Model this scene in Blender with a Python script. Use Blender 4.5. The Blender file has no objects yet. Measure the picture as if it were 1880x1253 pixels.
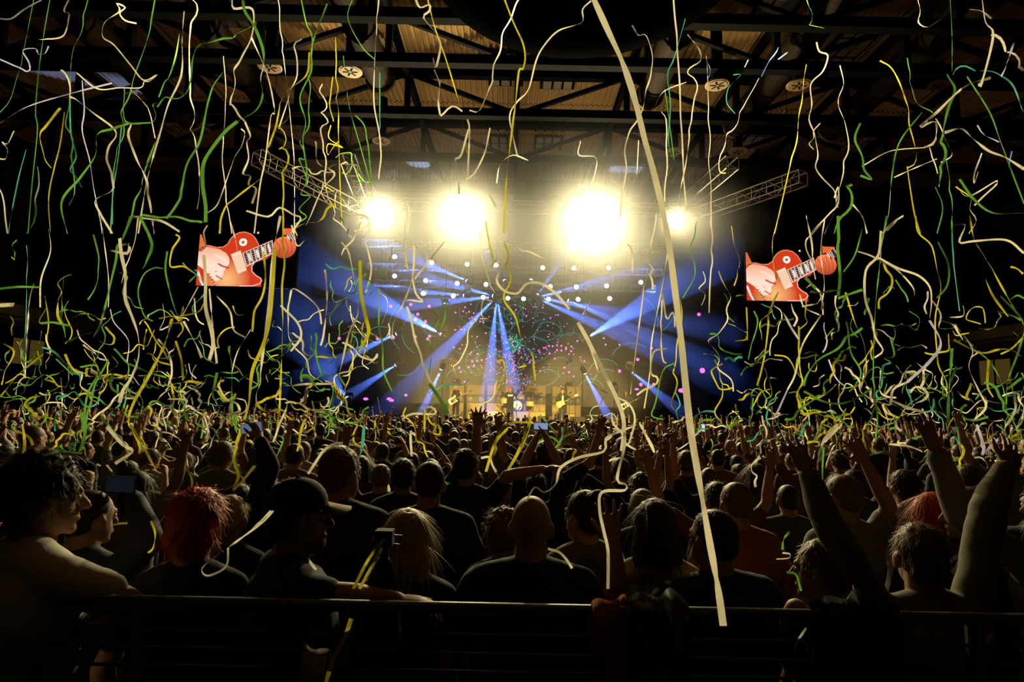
import bpy, bmesh, math, random
import numpy as np
from mathutils import Vector, Matrix, Quaternion

R = math.radians
random.seed(7)
SC = bpy.context.scene
COL = SC.collection

# ------------------------------------------------------------------ camera, world, exposure
FPX, CX, CY = 1044.0, 940.0, 626.5
CAM = Vector((0.0, 0.0, 2.20))
PITCH, ROLL = R(6.48), R(1.2)
_F = Vector((0, math.cos(PITCH), math.sin(PITCH)))
_R0 = Vector((1, 0, 0))
_U0 = Vector((0, -math.sin(PITCH), math.cos(PITCH)))
_RT = _R0 * math.cos(ROLL) + _U0 * math.sin(ROLL)
_UP = _U0 * math.cos(ROLL) - _R0 * math.sin(ROLL)
cam_data = bpy.data.cameras.new('camera')
cam_data.sensor_width = 36.0
cam_data.lens = 36.0 * FPX / 1880.0
cam_data.clip_end = 200
cam = bpy.data.objects.new('camera', cam_data)
m = Matrix((_RT, _UP, -_F)).transposed().to_4x4()
m.translation = CAM
cam.matrix_world = m
COL.objects.link(cam)
SC.camera = cam


def P(px, py, d):
    """world point that the photograph shows at pixel (px, py), d metres into the hall"""
    v = _F + _RT * ((px - CX) / FPX) + _UP * ((CY - py) / FPX)
    return CAM + v * (d / v.y)


def PX(p):
    v = Vector(p) - CAM
    w = v.dot(_F)
    return CX + FPX * v.dot(_RT) / w, CY - FPX * v.dot(_UP) / w


world = bpy.data.worlds.new('world')
SC.world = world
world.use_nodes = True
world.node_tree.nodes['Background'].inputs[0].default_value = (0.010, 0.009, 0.008, 1)
world.node_tree.nodes['Background'].inputs[1].default_value = 0.06

SC.view_settings.view_transform = 'Standard'
SC.view_settings.look = 'None'
SC.view_settings.exposure = 0.0
SC.view_settings.gamma = 1.0
SC.view_settings.use_curve_mapping = False
cy = SC.cycles
cy.max_bounces = 3
cy.diffuse_bounces = 1
cy.glossy_bounces = 2
cy.transmission_bounces = 3
cy.volume_bounces = 0
cy.volume_step_rate = 2.0
cy.transparent_max_bounces = 12
cy.caustics_reflective = False
cy.caustics_refractive = False
cy.sample_clamp_indirect = 3.0
cy.use_denoising = True
cy.adaptive_threshold = 0.05


def lamp(name, kind, loc, aim, power, color, size=None, blend=0.3, radius=0.1):
    ld = bpy.data.lights.new(name, kind)
    ld.energy = power
    ld.color = color
    ld.shadow_soft_size = radius
    if kind == 'SPOT':
        ld.spot_size = R(size)
        ld.spot_blend = blend
    o = bpy.data.objects.new(name, ld)
    o.location = loc
    if aim is not None:
        o.rotation_euler = (Vector(aim) - Vector(loc)).to_track_quat('-Z', 'Y').to_euler()
    COL.objects.link(o)
    return o


# audience blinders: pixel x, y, depth, power
BLIND = [(702, 392, 27.0, 10500), (852, 398, 27.0, 13000), (1086, 408, 27.0, 21500), (1232, 403, 27.0, 2200)]
BLIND_COL = (1.0, 0.85, 0.44)
for i, (bx_, by_, bd_, bp_) in enumerate(BLIND):
    p_ = P(bx_, by_, bd_)
    lamp('blinder_light', 'SPOT', p_ + Vector((0, -0.22, 0)), p_ + Vector((0, -10, -4.6)), bp_, BLIND_COL, 136, 0.8, 0.16)

# blue moving heads: lamp pixel, list of pixels the beams run to (same depth plane unless given), beam angle
C5 = lambda x, y: (620 + x / 2.914, 400 + y / 2.914)
HEADS = [
    ((850, 423), [(520, 335, 31), (330, 470, 31), (640, 640, 30.5), (815, 820, 30.8), (935, 880, 30.6)], 11),
    ((1058, 428), [(1230, 180, 31), (1640, 290, 31), (1750, 540, 31), (1450, 600, 30.5)], 11),
    ((902, 352), [(700, 60, 31)], 10),
    ((1030, 352), [(1130, -120, 30)], 7),
    ((708, 345), [(420, 225, 31)], 12),
    ((695, 417), [(480, 400, 31)], 9),
    ((577, 480), [(530, 350, 31)], 9),
    ((570, 633), [(120, 390, 31)], 17),
    ((333, 613), [(80, 730, 31)], 12),
    ((327, 778), [(200, 860, 31)], 12),
    ((562, 793), [(500, 930, 31)], 12),
    ((1313, 655), [(1660, 450, 31)], 18),
    ((1313, 815), [(1375, 930, 31)], 12),
    ((1560, 815), [(1640, 880, 31)], 12),
    ((1212, 434), [(1500, 560, 31)], 10),
    ((60, 980), [(0, 900, 30.4)], 40),
]
BLUE = (0.10, 0.22, 1.0)
HEAD_D = 30.5
for (hx, hy), beams, ang in HEADS:
    p_ = P(*C5(hx, hy), HEAD_D)
    for (tx, ty, td) in beams:
        q_ = P(*C5(tx, ty), td)
        dirv = (q_ - p_).normalized()
        lamp('beam_light', 'SPOT', p_ + dirv * 0.32, q_, 26000 if dirv.z > 0.55 else 80000, BLUE, ang, 0.25, 0.05)

# warm unseen spots added behind the camera, for amber light on band and haze
for (x_, tx_, pw_) in [(-7, -3.0, 170000), (0.5, 0.3, 170000), (7, 4.2, 170000)]:
    lamp('added_band_spot', 'SPOT', (x_, -5.5, 13.0), (tx_, 30.5, 3.0), pw_, (1.0, 0.70, 0.20), 11, 0.6, 0.1)
# ------------------------------------------------------------------ materials
MATS = {}


def mat(name, color, rough=0.7, metal=0.0, emit=None, strength=0.0, noise=0.0, scale=8.0, translucent=0.0, spec=0.3, rnd=None, stretch=None):
    if name in MATS:
        return MATS[name]
    mt = bpy.data.materials.new(name)
    mt.use_nodes = True
    nt = mt.node_tree
    b = nt.nodes['Principled BSDF']
    b.inputs['Base Color'].default_value = (*color, 1)
    b.inputs['Roughness'].default_value = rough
    b.inputs['Metallic'].default_value = metal
    b.inputs['Specular IOR Level'].default_value = spec
    if emit:
        b.inputs['Emission Color'].default_value = (*emit, 1)
        b.inputs['Emission Strength'].default_value = strength
    csock = None
    if rnd:   # colours picked per object
        oi = nt.nodes.new('ShaderNodeObjectInfo')
        cr = nt.nodes.new('ShaderNodeValToRGB')
        cr.color_ramp.interpolation = 'CONSTANT'
        el = cr.color_ramp.elements
        while len(el) < len(rnd):
            el.new(0.5)
        for i, c in enumerate(rnd):
            el[i].position = i / len(rnd)
            el[i].color = (*c, 1)
        nt.links.new(oi.outputs['Random'], cr.inputs[0])
        csock = cr.outputs[0]
    if noise > 0:
        tc = nt.nodes.new('ShaderNodeTexCoord')
        nz = nt.nodes.new('ShaderNodeTexNoise')
        nz.inputs['Scale'].default_value = scale
        nz.inputs['Detail'].default_value = 3
        if stretch:
            mp = nt.nodes.new('ShaderNodeMapping')
            mp.inputs['Scale'].default_value = stretch
            nt.links.new(tc.outputs['Object'], mp.inputs['Vector'])
            nt.links.new(mp.outputs[0], nz.inputs['Vector'])
        else:
            nt.links.new(tc.outputs['Object'], nz.inputs['Vector'])
        mr = nt.nodes.new('ShaderNodeMapRange')
        mr.inputs[3].default_value = 1 - noise
        mr.inputs[4].default_value = 1 + noise
        nt.links.new(nz.outputs['Fac'], mr.inputs[0])
        mx = nt.nodes.new('ShaderNodeMix')
        mx.data_type = 'RGBA'
        mx.blend_type = 'MULTIPLY'
        mx.inputs[0].default_value = 1
        if csock is not None:
            nt.links.new(csock, mx.inputs[6])
        else:
            mx.inputs[6].default_value = (*color, 1)
        nt.links.new(mr.outputs[0], mx.inputs[7])
        csock = mx.outputs[2]
    if csock is not None:
        nt.links.new(csock, b.inputs['Base Color'])
    if translucent > 0:
        tr = nt.nodes.new('ShaderNodeBsdfTranslucent')
        tr.inputs[0].default_value = (*color, 1)
        if csock is not None:
            nt.links.new(csock, tr.inputs[0])
        ms = nt.nodes.new('ShaderNodeMixShader')
        ms.inputs[0].default_value = translucent
        out = nt.nodes['Material Output']
        nt.links.new(b.outputs[0], ms.inputs[1])
        nt.links.new(tr.outputs[0], ms.inputs[2])
        nt.links.new(ms.outputs[0], out.inputs[0])
    MATS[name] = mt
    return mt


def vcol_emit_mat(name, strength):
    mt = bpy.data.materials.new(name)
    mt.use_nodes = True
    nt = mt.node_tree
    b = nt.nodes['Principled BSDF']
    b.inputs['Base Color'].default_value = (0.0, 0.0, 0.0, 1)
    b.inputs['Specular IOR Level'].default_value = 0.0
    a = nt.nodes.new('ShaderNodeVertexColor')
    a.layer_name = 'Col'
    nt.links.new(a.outputs[0], b.inputs['Emission Color'])
    b.inputs['Emission Strength'].default_value = strength
    return mt


# ------------------------------------------------------------------ objects
def tag(o, label=None, cat=None, group=None, kind=None):
    if label: o['label'] = label
    if cat: o['category'] = cat
    if group: o['group'] = group
    if kind: o['kind'] = kind
    return o


def empty(name, loc=(0, 0, 0), rz=0.0, label=None, cat=None, group=None, kind=None):
    o = bpy.data.objects.new(name, None)
    o.empty_display_size = 0.1
    o.location = loc
    o.rotation_euler = (0, 0, rz)
    COL.objects.link(o)
    return tag(o, label, cat, group, kind)


def link(name, me, parent=None, loc=(0, 0, 0), rot=(0, 0, 0)):
    o = bpy.data.objects.new(name, me)
    o.location = loc
    o.rotation_euler = rot
    if parent is not None:
        o.parent = parent
    COL.objects.link(o)
    return o


def copy_tree(o, parent=None):
    c = o.copy()
    COL.objects.link(c)
    c.parent = parent
    for ch in o.children:
        copy_tree(ch, c)
    return c


def frame_of(d):
    d = Vector(d).normalized()
    a = Vector((0, 0, 1)) if abs(d.z) < 0.9 else Vector((1, 0, 0))
    u = d.cross(a).normalized()
    v = u.cross(d).normalized()
    return u, v


class MB:
    def __init__(s):
        s.v, s.f, s.m = [], [], []

    def add(s, vs, fs, mi=0):
        k = len(s.v)
        s.v += [tuple(p) for p in vs]
        s.f += [tuple(i + k for i in f) for f in fs]
        s.m += [mi] * len(fs)
        return s

    def box(s, c, size, mi=0, rz=0.0, M=None):
        hx, hy, hz = size[0] / 2, size[1] / 2, size[2] / 2
        vs = [Vector((x, y, z)) for x in (-hx, hx) for y in (-hy, hy) for z in (-hz, hz)]
        if rz:
            vs = [Matrix.Rotation(rz, 3, 'Z') @ p for p in vs]
        if M is not None:
            vs = [M @ p for p in vs]
        vs = [p + Vector(c) for p in vs]
        return s.add(vs, [(0, 1, 3, 2), (4, 6, 7, 5), (0, 4, 5, 1), (2, 3, 7, 6), (0, 2, 6, 4), (1, 5, 7, 3)], mi)

    def bar(s, p, q, w, h=None, mi=0):
        h = h or w
        p, q = Vector(p), Vector(q)
        u, v = frame_of(q - p)
        vs = []
        for e in (p, q):
            for a, b in ((-1, -1), (1, -1), (1, 1), (-1, 1)):
                vs.append(e + u * (a * w / 2) + v * (b * h / 2))
        return s.add(vs, [(0, 3, 2, 1), (4, 5, 6, 7)] + [(i, (i + 1) % 4, 4 + (i + 1) % 4, 4 + i) for i in range(4)], mi)

    def tube(s, pts, r, n=8, mi=0, cap=True):
        pts = [Vector(p) for p in pts]
        rs = r if isinstance(r, (list, tuple)) else [r] * len(pts)
        vs, fs = [], []
        u = None
        for i, p in enumerate(pts):
            d = pts[min(i + 1, len(pts) - 1)] - pts[max(i - 1, 0)]
            if d.length < 1e-9:
                d = Vector((0, 0, 1))
            d.normalize()
            if u is None:
                u, w = frame_of(d)
            else:
                u = (u - d * u.dot(d)).normalized()
                w = u.cross(d)
            for k in range(n):
                a = 2 * math.pi * k / n
                vs.append(p + (u * math.cos(a) + w * math.sin(a)) * rs[i])
        for i in range(len(pts) - 1):
            for k in range(n):
                fs.append((i * n + k, i * n + (k + 1) % n, (i + 1) * n + (k + 1) % n, (i + 1) * n + k))
        if cap:
            fs.append(tuple(range(n))[::-1])
            fs.append(tuple((len(pts) - 1) * n + k for k in range(n)))
        return s.add(vs, fs, mi)

    def lathe(s, prof, c=(0, 0, 0), axis='Z', n=16, mi=0, M=None):
        vs, fs = [], []
        for (r, z) in prof:
            for k in range(n):
                a = 2 * math.pi * k / n
                p = Vector((r * math.cos(a), r * math.sin(a), z))
                if axis == 'Y':
                    p = Vector((p.x, p.z, p.y))
                elif axis == 'X':
                    p = Vector((p.z, p.x, p.y))
                if M is not None:
                    p = M @ p
                vs.append(p + Vector(c))
        for i in range(len(prof) - 1):
            for k in range(n):
                fs.append((i * n + k, i * n + (k + 1) % n, (i + 1) * n + (k + 1) % n, (i + 1) * n + k))
        fs.append(tuple(range(n))[::-1])
        fs.append(tuple((len(prof) - 1) * n + k for k in range(n)))
        return s.add(vs, fs, mi)

    def prism(s, pts, d, M=None, c=(0, 0, 0), mi=0):
        """outline in x-z, thickness d along y"""
        n = len(pts)
        vs = [Vector((x, -d / 2, z)) for x, z in pts] + [Vector((x, d / 2, z)) for x, z in pts]
        if M is not None:
            vs = [M @ p for p in vs]
        vs = [p + Vector(c) for p in vs]
        fs = [tuple(range(n)), tuple(range(2 * n - 1, n - 1, -1))] + [(i, n + i, n + (i + 1) % n, (i + 1) % n) for i in range(n)]
        return s.add(vs, fs, mi)

    def ellipsoid(s, c, r, M=None, nu=12, nv=8, mi=0):
        vs = []
        fs = []
        for j in range(nv + 1):
            t = math.pi * j / nv
            for i in range(nu):
                a = 2 * math.pi * i / nu
                p = Vector((r[0] * math.sin(t) * math.cos(a), r[1] * math.sin(t) * math.sin(a), r[2] * math.cos(t)))
                if M is not None:
                    p = M @ p
                vs.append(p + Vector(c))
        for j in range(nv):
            for i in range(nu):
                fs.append((j * nu + i, (j + 1) * nu + i, (j + 1) * nu + (i + 1) % nu, j * nu + (i + 1) % nu))
        return s.add(vs, fs, mi)

    def mesh(s, name, mats, smooth=False):
        me = bpy.data.meshes.new(name)
        me.from_pydata(s.v, [], s.f)
        mats = mats if isinstance(mats, (list, tuple)) else [mats]
        for mt in mats:
            me.materials.append(mt)
        if len(mats) > 1:
            me.polygons.foreach_set('material_index', s.m)
        if smooth:
            me.polygons.foreach_set('use_smooth', [True] * len(me.polygons))
        me.update()
        return me

    def build(s, name, mats, parent=None, smooth=False, loc=(0, 0, 0), rot=(0, 0, 0)):
        return link(name, s.mesh(name, mats, smooth), parent, loc, rot)
# ------------------------------------------------------------------ palette of the hall
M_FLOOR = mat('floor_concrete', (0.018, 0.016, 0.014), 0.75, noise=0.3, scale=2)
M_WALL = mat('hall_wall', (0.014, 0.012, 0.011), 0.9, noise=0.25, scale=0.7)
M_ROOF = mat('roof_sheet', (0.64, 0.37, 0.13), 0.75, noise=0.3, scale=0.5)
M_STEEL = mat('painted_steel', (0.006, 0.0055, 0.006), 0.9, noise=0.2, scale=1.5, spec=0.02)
M_DUCT = mat('spiral_duct', (0.022, 0.013, 0.006), 0.8, noise=0.3, scale=1.2, spec=0.05)
M_DIFF = mat('diffuser', (0.30, 0.19, 0.09), 0.6, noise=0.15, scale=3)
M_PANE = mat('skylight_pane', (0.34, 0.29, 0.20), 0.5, noise=0.15, scale=3)
M_BLACK = mat('black_cloth', (0.003, 0.003, 0.003), 1.0, noise=0.3, scale=2, spec=0.0)
M_ALU = mat('truss_aluminium', (0.30, 0.25, 0.20), 0.4, metal=0.6, noise=0.15, scale=4)
M_CASE = mat('lamp_housing', (0.015, 0.015, 0.017), 0.5)
M_DOOR = mat('foyer_wall', (0.24, 0.15, 0.035), 0.85, noise=0.3, scale=1)
M_FASCIA = mat('balcony_concrete', (0.30, 0.23, 0.15), 0.9, noise=0.25, scale=1)

ZR = 16.0            # underside of the roof sheets
HX = 27.0            # half width of the hall
HY0, HY1 = -8.0, 37.0


def struct(name, mb, mt, parent=None, **k):
    o = mb.build(name, mt, parent, **k)
    if parent is None:
        tag(o, kind='structure')
    return o


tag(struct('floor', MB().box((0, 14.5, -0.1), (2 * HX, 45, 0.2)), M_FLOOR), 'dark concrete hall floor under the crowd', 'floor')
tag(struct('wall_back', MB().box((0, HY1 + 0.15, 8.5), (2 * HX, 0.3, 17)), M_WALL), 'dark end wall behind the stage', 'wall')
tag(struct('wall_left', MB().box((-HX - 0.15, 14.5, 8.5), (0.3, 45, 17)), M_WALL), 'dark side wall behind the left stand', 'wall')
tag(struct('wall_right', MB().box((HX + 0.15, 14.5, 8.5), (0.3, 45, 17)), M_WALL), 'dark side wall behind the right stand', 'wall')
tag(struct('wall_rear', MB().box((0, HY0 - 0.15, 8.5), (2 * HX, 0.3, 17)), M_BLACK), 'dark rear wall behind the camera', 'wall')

# roof: corrugated sheets between purlins, one sheet field per bay
ceiling = tag(empty('ceiling', (0, 14.5, ZR), 0), 'brown corrugated steel hall roof between dark trusses', 'roof', kind='structure')


def corrugated(w, l, pitch=0.24, dep=0.07):
    mb = MB()
    n = max(2, int(round(w / pitch)))
    xs, zs = [], []
    for i in range(n):
        x0 = -w / 2 + i * w / n
        for (fx, z) in ((0, 0), (0.3, 0), (0.42, dep), (0.8, dep), (0.92, 0)):
            xs.append(x0 + fx * w / n)
            zs.append(z)
    xs.append(w / 2)
    zs.append(0)
    vs = [(x, y, z) for y in (-l / 2, l / 2) for x, z in zip(xs, zs)]
    k = len(xs)
    mb.add(vs, [(i, i + 1, k + i + 1, k + i) for i in range(k - 1)])
    return mb


bay_w, bay_l = 4.5, 3.0
sheet = corrugated(bay_w - 0.05, bay_l - 0.05).mesh('roof_sheet', M_ROOF)
for ix in range(12):
    for iy in range(10):
        link('roof_sheet', sheet, ceiling, (-24.75 + ix * bay_w, 5.5 + iy * bay_l - 14.5, 0.1))
tag(struct('trim_1', MB().box((0, 14.5, ZR + 0.45), (2 * HX, 45, 0.2)), M_BLACK), 'black roof insulation above the corrugated sheets', 'roof lining')
struct('roof_sheet_field', corrugated(54, 11.9), M_ROOF, ceiling, loc=(0, -12.5, 0.1))

# roof trusses across the hall (bottom chord seen at three heights) and purlins along it


def depth_for(py, z, px=940):
    v = _F + _RT * ((px - CX) / FPX) + _UP * ((CY - py) / FPX)
    return v.y * (z - CAM.z) / v.z


def truss(y, ztop=15.75, h=1.7, name='roof_truss', label=''):
    t = empty(name, (0, y, ztop - h), 0, label, 'truss', 'roof trusses across the hall')
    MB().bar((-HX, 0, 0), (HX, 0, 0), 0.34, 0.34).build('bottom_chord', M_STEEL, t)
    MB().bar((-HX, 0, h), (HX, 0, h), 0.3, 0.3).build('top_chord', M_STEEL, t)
    n = 12
    dx = 2 * HX / n
    post = MB().bar((0, 0, 0), (0, 0, h), 0.22).mesh('post', M_STEEL)
    dg = MB().bar((0, 0, 0), (dx, 0, h), 0.16).mesh('diagonal_brace', M_STEEL)
    dg2 = MB().bar((0, 0, h), (dx, 0, 0), 0.16).mesh('diagonal_brace', M_STEEL)
    for i in range(1, n):
        link('post', post, t, (-HX + i * dx, 0, 0))
    for i in range(n):
        link('diagonal_brace', dg if i % 2 == 0 else dg2, t, (-HX + i * dx, 0, 0))
    return t


for y, lb in [(depth_for(30, 14.1), 'dark steel roof truss closest above the crowd, next to the round black canopy'),
              (depth_for(112, 14.1), 'dark steel roof truss just beyond the round black canopy'),
              (depth_for(208, 14.1), 'dark steel roof truss above the wide gap before the stage lights'),
              (depth_for(290, 14.1), 'dark steel roof truss in the haze over the blinders')]:
    truss(y, label=lb)
for i, x in enumerate([-22, -18, -13.5, -9, -4.5, 0, 4.5, 9, 13.5, 18, 22]):
    tag(MB().bar((x, 3, 15.6), (x, 36, 15.6), 0.2, 0.3).build('roof_purlin', M_STEEL),
        'long dark roof purlin running to the stage, number %s from the left wall' % ['one', 'two', 'three', 'four', 'five', 'six', 'seven', 'eight', 'nine', 'ten', 'eleven'][i], 'beam', 'purlins under the roof')

# skylight groups: 2 x 3 panes each
SKY = [(1575, 70, 14.5), (1540, 105, 14.5), (413, 25, 14), (1415, 230, 20), (1398, 250, 20), (930, 118, 17), (928, 140, 17), (1032, 121, 17), (1025, 146, 17),
       (922, 228, 24), (1010, 229, 24), (924, 263, 27), (1006, 264, 27), (1425, 15, 13)]
pane = MB().box((0, 0, 0), (0.34, 0.62, 0.05)).mesh('pane', M_PANE)
names = ['right of the big hanging duct', 'below the pair beside the big duct', 'at the top left between ducts', 'over the right lighting truss', 'lower of two over the right truss',
         'upper left under the black canopy', 'lower left under the black canopy', 'upper right under the black canopy', 'lower right under the black canopy',
         'left one above the haze', 'right one above the haze', 'left one within the haze', 'right one within the haze', 'at the top right near the duct']
for (px, py, _), nm in zip(SKY, names):
    d = depth_for(py, ZR - 0.02, px)
    p = P(px, py, d)
    s = empty('skylight', (p.x, p.y, ZR - 0.02), 0, 'small pale roof skylight of six panes, ' + nm, 'skylight', 'roof skylights')
    MB().box((0, 0, 0.05), (1.5, 1.6, 0.05)).build('frame', M_STEEL, s)
    for a in (-1, 0, 1):
        for b in (-1, 1):
            link('pane', pane, s, (a * 0.44, b * 0.38, 0))

# big spiral ducts running towards the stage, and drop ducts ending in round diffusers
DUCTS = [(640, 0, 14.9, 150, 'left of the round black canopy'), (342, 0, 14.9, 215, 'over the left screen side'), (150, 40, 14.9, 230, 'furthest out on the left'),
         (1262, 20, 14.9, 170, 'right of the round black canopy'), (1538, 0, 14.9, 222, 'over the right screen side'), (1715, 75, 14.9, 225, 'furthest out on the right')]
for (px, py, z, yend, nm) in DUCTS:
    d0 = depth_for(py, z, px)
    p0 = P(px, py, d0)
    vx = p0.x
    d1 = depth_for(yend, z, 940)
    d = empty('ventilation_duct', (vx, 0, z), 0, 'large round spiral air duct ' + nm, 'duct', 'large roof ducts')
    y0 = 2.0
    MB().tube([(0, y0, 0), (0, d1, 0)], 0.52, 20).build('duct_pipe', M_DUCT, d, smooth=False)
    rib = MB().lathe([(0.525, -0.03), (0.56, -0.02), (0.56, 0.02), (0.525, 0.03)], axis='Y', n=20).mesh('seam_ring', M_DUCT)
    yy = y0 + 1.0
    while yy < d1:
        link('seam_ring', rib, d, (0, yy, 0))
        yy += 1.5
    MB().lathe([(0.5, 0), (0.58, 0), (0.58, 0.12), (0.5, 0.12)], axis='Y', n=20).build('end_ring', M_DIFF, d, loc=(0, d1, 0))

DISCS = [(495, 124, 46, 'left screen side, big upper one'), (643, 132, 46, 'upper one left of the black canopy'), (1317, 157, 46, 'upper one right of the black canopy'),
         (1467, 157, 46, 'upper one beside the right duct'), (1725, 157, 42, 'dim one far out on the right'), (370, 240, 34, 'above the left screen'),
         (578, 252, 34, 'above the left lighting truss'), (700, 260, 36, 'above the leftmost blinder'), (1237, 280, 34, 'above the rightmost small blinder'),
         (1355, 279, 36, 'above the right lighting truss'), (1562, 274, 34, 'above the right screen'), (320, 288, 30, 'dim one left of the left screen'), (215, 105, 44, 'dim one far out on the left')]
for (px, py, w, nm) in DISCS:
    dd = 0.84 * FPX / w
    p = P(px, py, dd)
    ds = 1.3
    t = empty('air_diffuser', p, 0, 'round ceiling air diffuser on a drop duct, ' + nm, 'air vent', 'round air diffusers')
    MB().lathe([(0.40, 0.0), (0.42, 0.015), (0.42, 0.06), (0.3, 0.1)], n=28).build('plate', M_DIFF, t)
    MB().lathe([(0.30, -0.012), (0.33, -0.012), (0.33, 0.0), (0.30, 0.0)], n=28).build('rim', M_DIFF, t)
    bl = MB().box((0.16, 0, -0.012), (0.20, 0.06, 0.012)).mesh('vane', M_STEEL)
    for k in range(6):
        link('vane', bl, t, (0, 0, 0), (0, 0, k * math.pi / 3))
    MB().tube([(0, 0, 0.08), (0, 0, max(0.5, ZR - 0.1 - p.z))], 0.2, 16).build('drop_pipe', M_STEEL, t)

# round black canopy hung under the roof
cc = P(1045, 116, 11.6)
zc = cc.z + 0.1
hang = empty('round_canopy', (cc.x, 11.6 - 2.75, zc), 0, 'huge round black cloth canopy hanging under the roof', 'canopy')
MB().lathe([(0.3, -0.25), (1.3, -0.22), (2.2, -0.12), (2.75, 0.0), (2.85, 0.3), (2.85, 1.2), (2.3, 1.35), (0.3, 1.4)], n=48).build('drum', M_BLACK, hang, smooth=True)
for k in range(4):
    a = math.pi / 4 + k * math.pi / 2
    MB().tube([(1.9 * math.cos(a), 1.9 * math.sin(a), 1.3), (1.9 * math.cos(a), 1.9 * math.sin(a), ZR - 0.2 - zc)], 0.03, 6).build('hanging_cable', M_STEEL, hang)

# side stands: balcony fascia and foyer windows
for sx, nm in ((-1, 'left'), (1, 'right')):
    st = empty('side_stand', (sx * 24.5, 14.5, 0), 0, 'dim concrete balcony and stand along the %s wall' % nm, 'stand')
    MB().box((0, 0, 6.35), (0.5, 45, 0.55)).build('fascia', M_FASCIA, st)
    MB().box((sx * 1.3, 0, 6.0), (2.4, 45, 0.2)).build('balcony_slab', M_FASCIA, st)
    MB().bar((0, -22, 7.1), (0, 22, 7.1), 0.06).build('handrail', M_STEEL, st)
    post = MB().bar((0, 0, 6.6), (0, 0, 7.1), 0.05).mesh('rail_post', M_STEEL)
    for k in range(14):
        link('rail_post', post, st, (0, -20 + 3 * k, 0))
    for k, yy in enumerate((14.0, 17.0)):
        w = empty('foyer_window', (sx * 26.9, 14.5 + yy, 4.6), 0, 'dim yellow foyer window %s under the %s balcony' % (('closer to the camera', 'closer to the stage')[k], nm), 'window')
        MB().box((0, 0, 0), (0.1, 2.1, 1.4)).build('pane', mat('foyer_glow', (0.2, 0.13, 0.03), 0.8, emit=(1.0, 0.62, 0.12), strength=0.05), w)
        for s2 in (-1, 1):
            MB().box((0, s2 * 1.1, 0), (0.18, 0.12, 1.6)).build('jamb', M_STEEL, w)
            MB().box((0, 0, s2 * 0.75), (0.18, 2.3, 0.12)).build('lintel', M_STEEL, w)
        MB().box((-sx * 0.02, 0, 0), (0.16, 0.07, 1.4)).build('mullion', M_STEEL, w)
# ------------------------------------------------------------------ stage
SZ = 1.38
M_STAGE = mat('stage_deck', (0.05, 0.043, 0.035), 0.6, noise=0.2, scale=2)
M_FRONT = mat('stage_riser_face', (0.25, 0.19, 0.07), 0.75, noise=0.2, scale=1.5)
M_CAB = mat('amp_grille', (0.17, 0.125, 0.05), 0.8, noise=0.25, scale=30)
M_CABD = mat('amp_vinyl', (0.03, 0.027, 0.022), 0.6)
M_CONE = mat('speaker_cone', (0.10, 0.085, 0.06), 0.5)
M_LAMPW = mat('lamp_face_warm', (0.9, 0.85, 0.6), 0.4, emit=(1.0, 0.90, 0.62), strength=4.0)
M_BLINDW = mat('blinder_face', (0.9, 0.85, 0.6), 0.4, emit=(1.0, 0.92, 0.66), strength=30.0)
M_BLUELENS = mat('blue_lens', (0.3, 0.4, 0.9), 0.2, emit=(0.42, 0.60, 1.0), strength=14.0)

st = empty('stage', (0, 28.4, 0), 0, 'low black concert stage with pale front edge', 'stage')
MB().box((0, 3.8, SZ / 2), (22, 7.6, SZ - 0.02)).build('platform', M_STAGE, st)
MB().box((0, -0.03, SZ - 0.05), (22, 0.06, 0.1)).build('front_edge', M_FRONT, st)
tag(MB().box((0, 36.4, 7.95), (25, 0.1, 15.9)).build('back_curtain', M_BLACK), 'black curtain behind the stage set', 'curtain')

# amplifier cabinets, three tiers
AX = [(822, 852), (856, 890), (893, 920), (924, 958), (961, 1002), (1013, 1037), (1040, 1067)]
YA = 32.6
pxm = lambda x: P(x, 740, YA).x
nmx = ['first', 'second', 'third', 'fourth', 'fifth', 'sixth', 'seventh']
for i, (a, b) in enumerate(AX):
    x0, x1 = pxm(a), pxm(b)
    w = x1 - x0 - 0.02
    for tier, (zb, h) in enumerate(((0.0, 0.95), (0.95, 0.42), (1.37, 0.62))):
        t = empty('amplifier_cabinet', ((x0 + x1) / 2, YA, SZ + zb), 0, 'brown guitar amplifier in the backline, %s column, %s tier' % (nmx[i], ('bottom', 'middle', 'top')[tier]), 'amplifier', 'amplifier backline')
        MB().box((0, 0.25, h / 2), (w, 0.5, h - 0.015)).build('cabinet', M_CABD, t)
        MB().box((0, -0.012, h / 2), (w - 0.05, 0.025, h - 0.07)).build('grille', M_CAB if tier != 1 else M_CABD, t)
        if tier == 1:
            for s in (-0.28, 0.28):
                MB().lathe([(0.02, -0.05), (0.11, -0.03), (0.15, -0.05), (0.16, -0.02), (0.16, 0)], (s * w, 0, h / 2), 'Y', 16).build('speaker_cone', M_CONE, t)
        else:
            MB().box((0, -0.03, h - 0.06), (w * 0.3, 0.012, 0.04)).build('badge', M_CONE, t)

# drum riser
dr = empty('drum_riser', (0.55, 30.9, SZ), 0, 'pale panelled drum riser under the drum kit', 'riser')
for k in range(4):
    MB().box((-1.65 + k * 0.85, 0, 0.25), (0.83, 0.06, 0.5)).build('front_panel', M_FRONT, dr)
MB().box((-0.38, 0.85, 0.49), (3.5, 1.7, 0.05)).build('deck', M_STAGE, dr)
for nm, x, w in (('left', -3.0, 1.0), ('right', 3.05, 0.9)):
    t = empty('side_riser', (x if nm == 'right' else -1.75, 31.2, SZ), 0, 'low pale riser box %s of the drum kit' % nm, 'riser')
    MB().box((0, 0, 0.22), (w, 0.8, 0.44)).build('body', M_FRONT, t)
    MB().box((0, 0, 0.455), (w + 0.06, 0.86, 0.03)).build('lid', M_STAGE, t)

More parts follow.
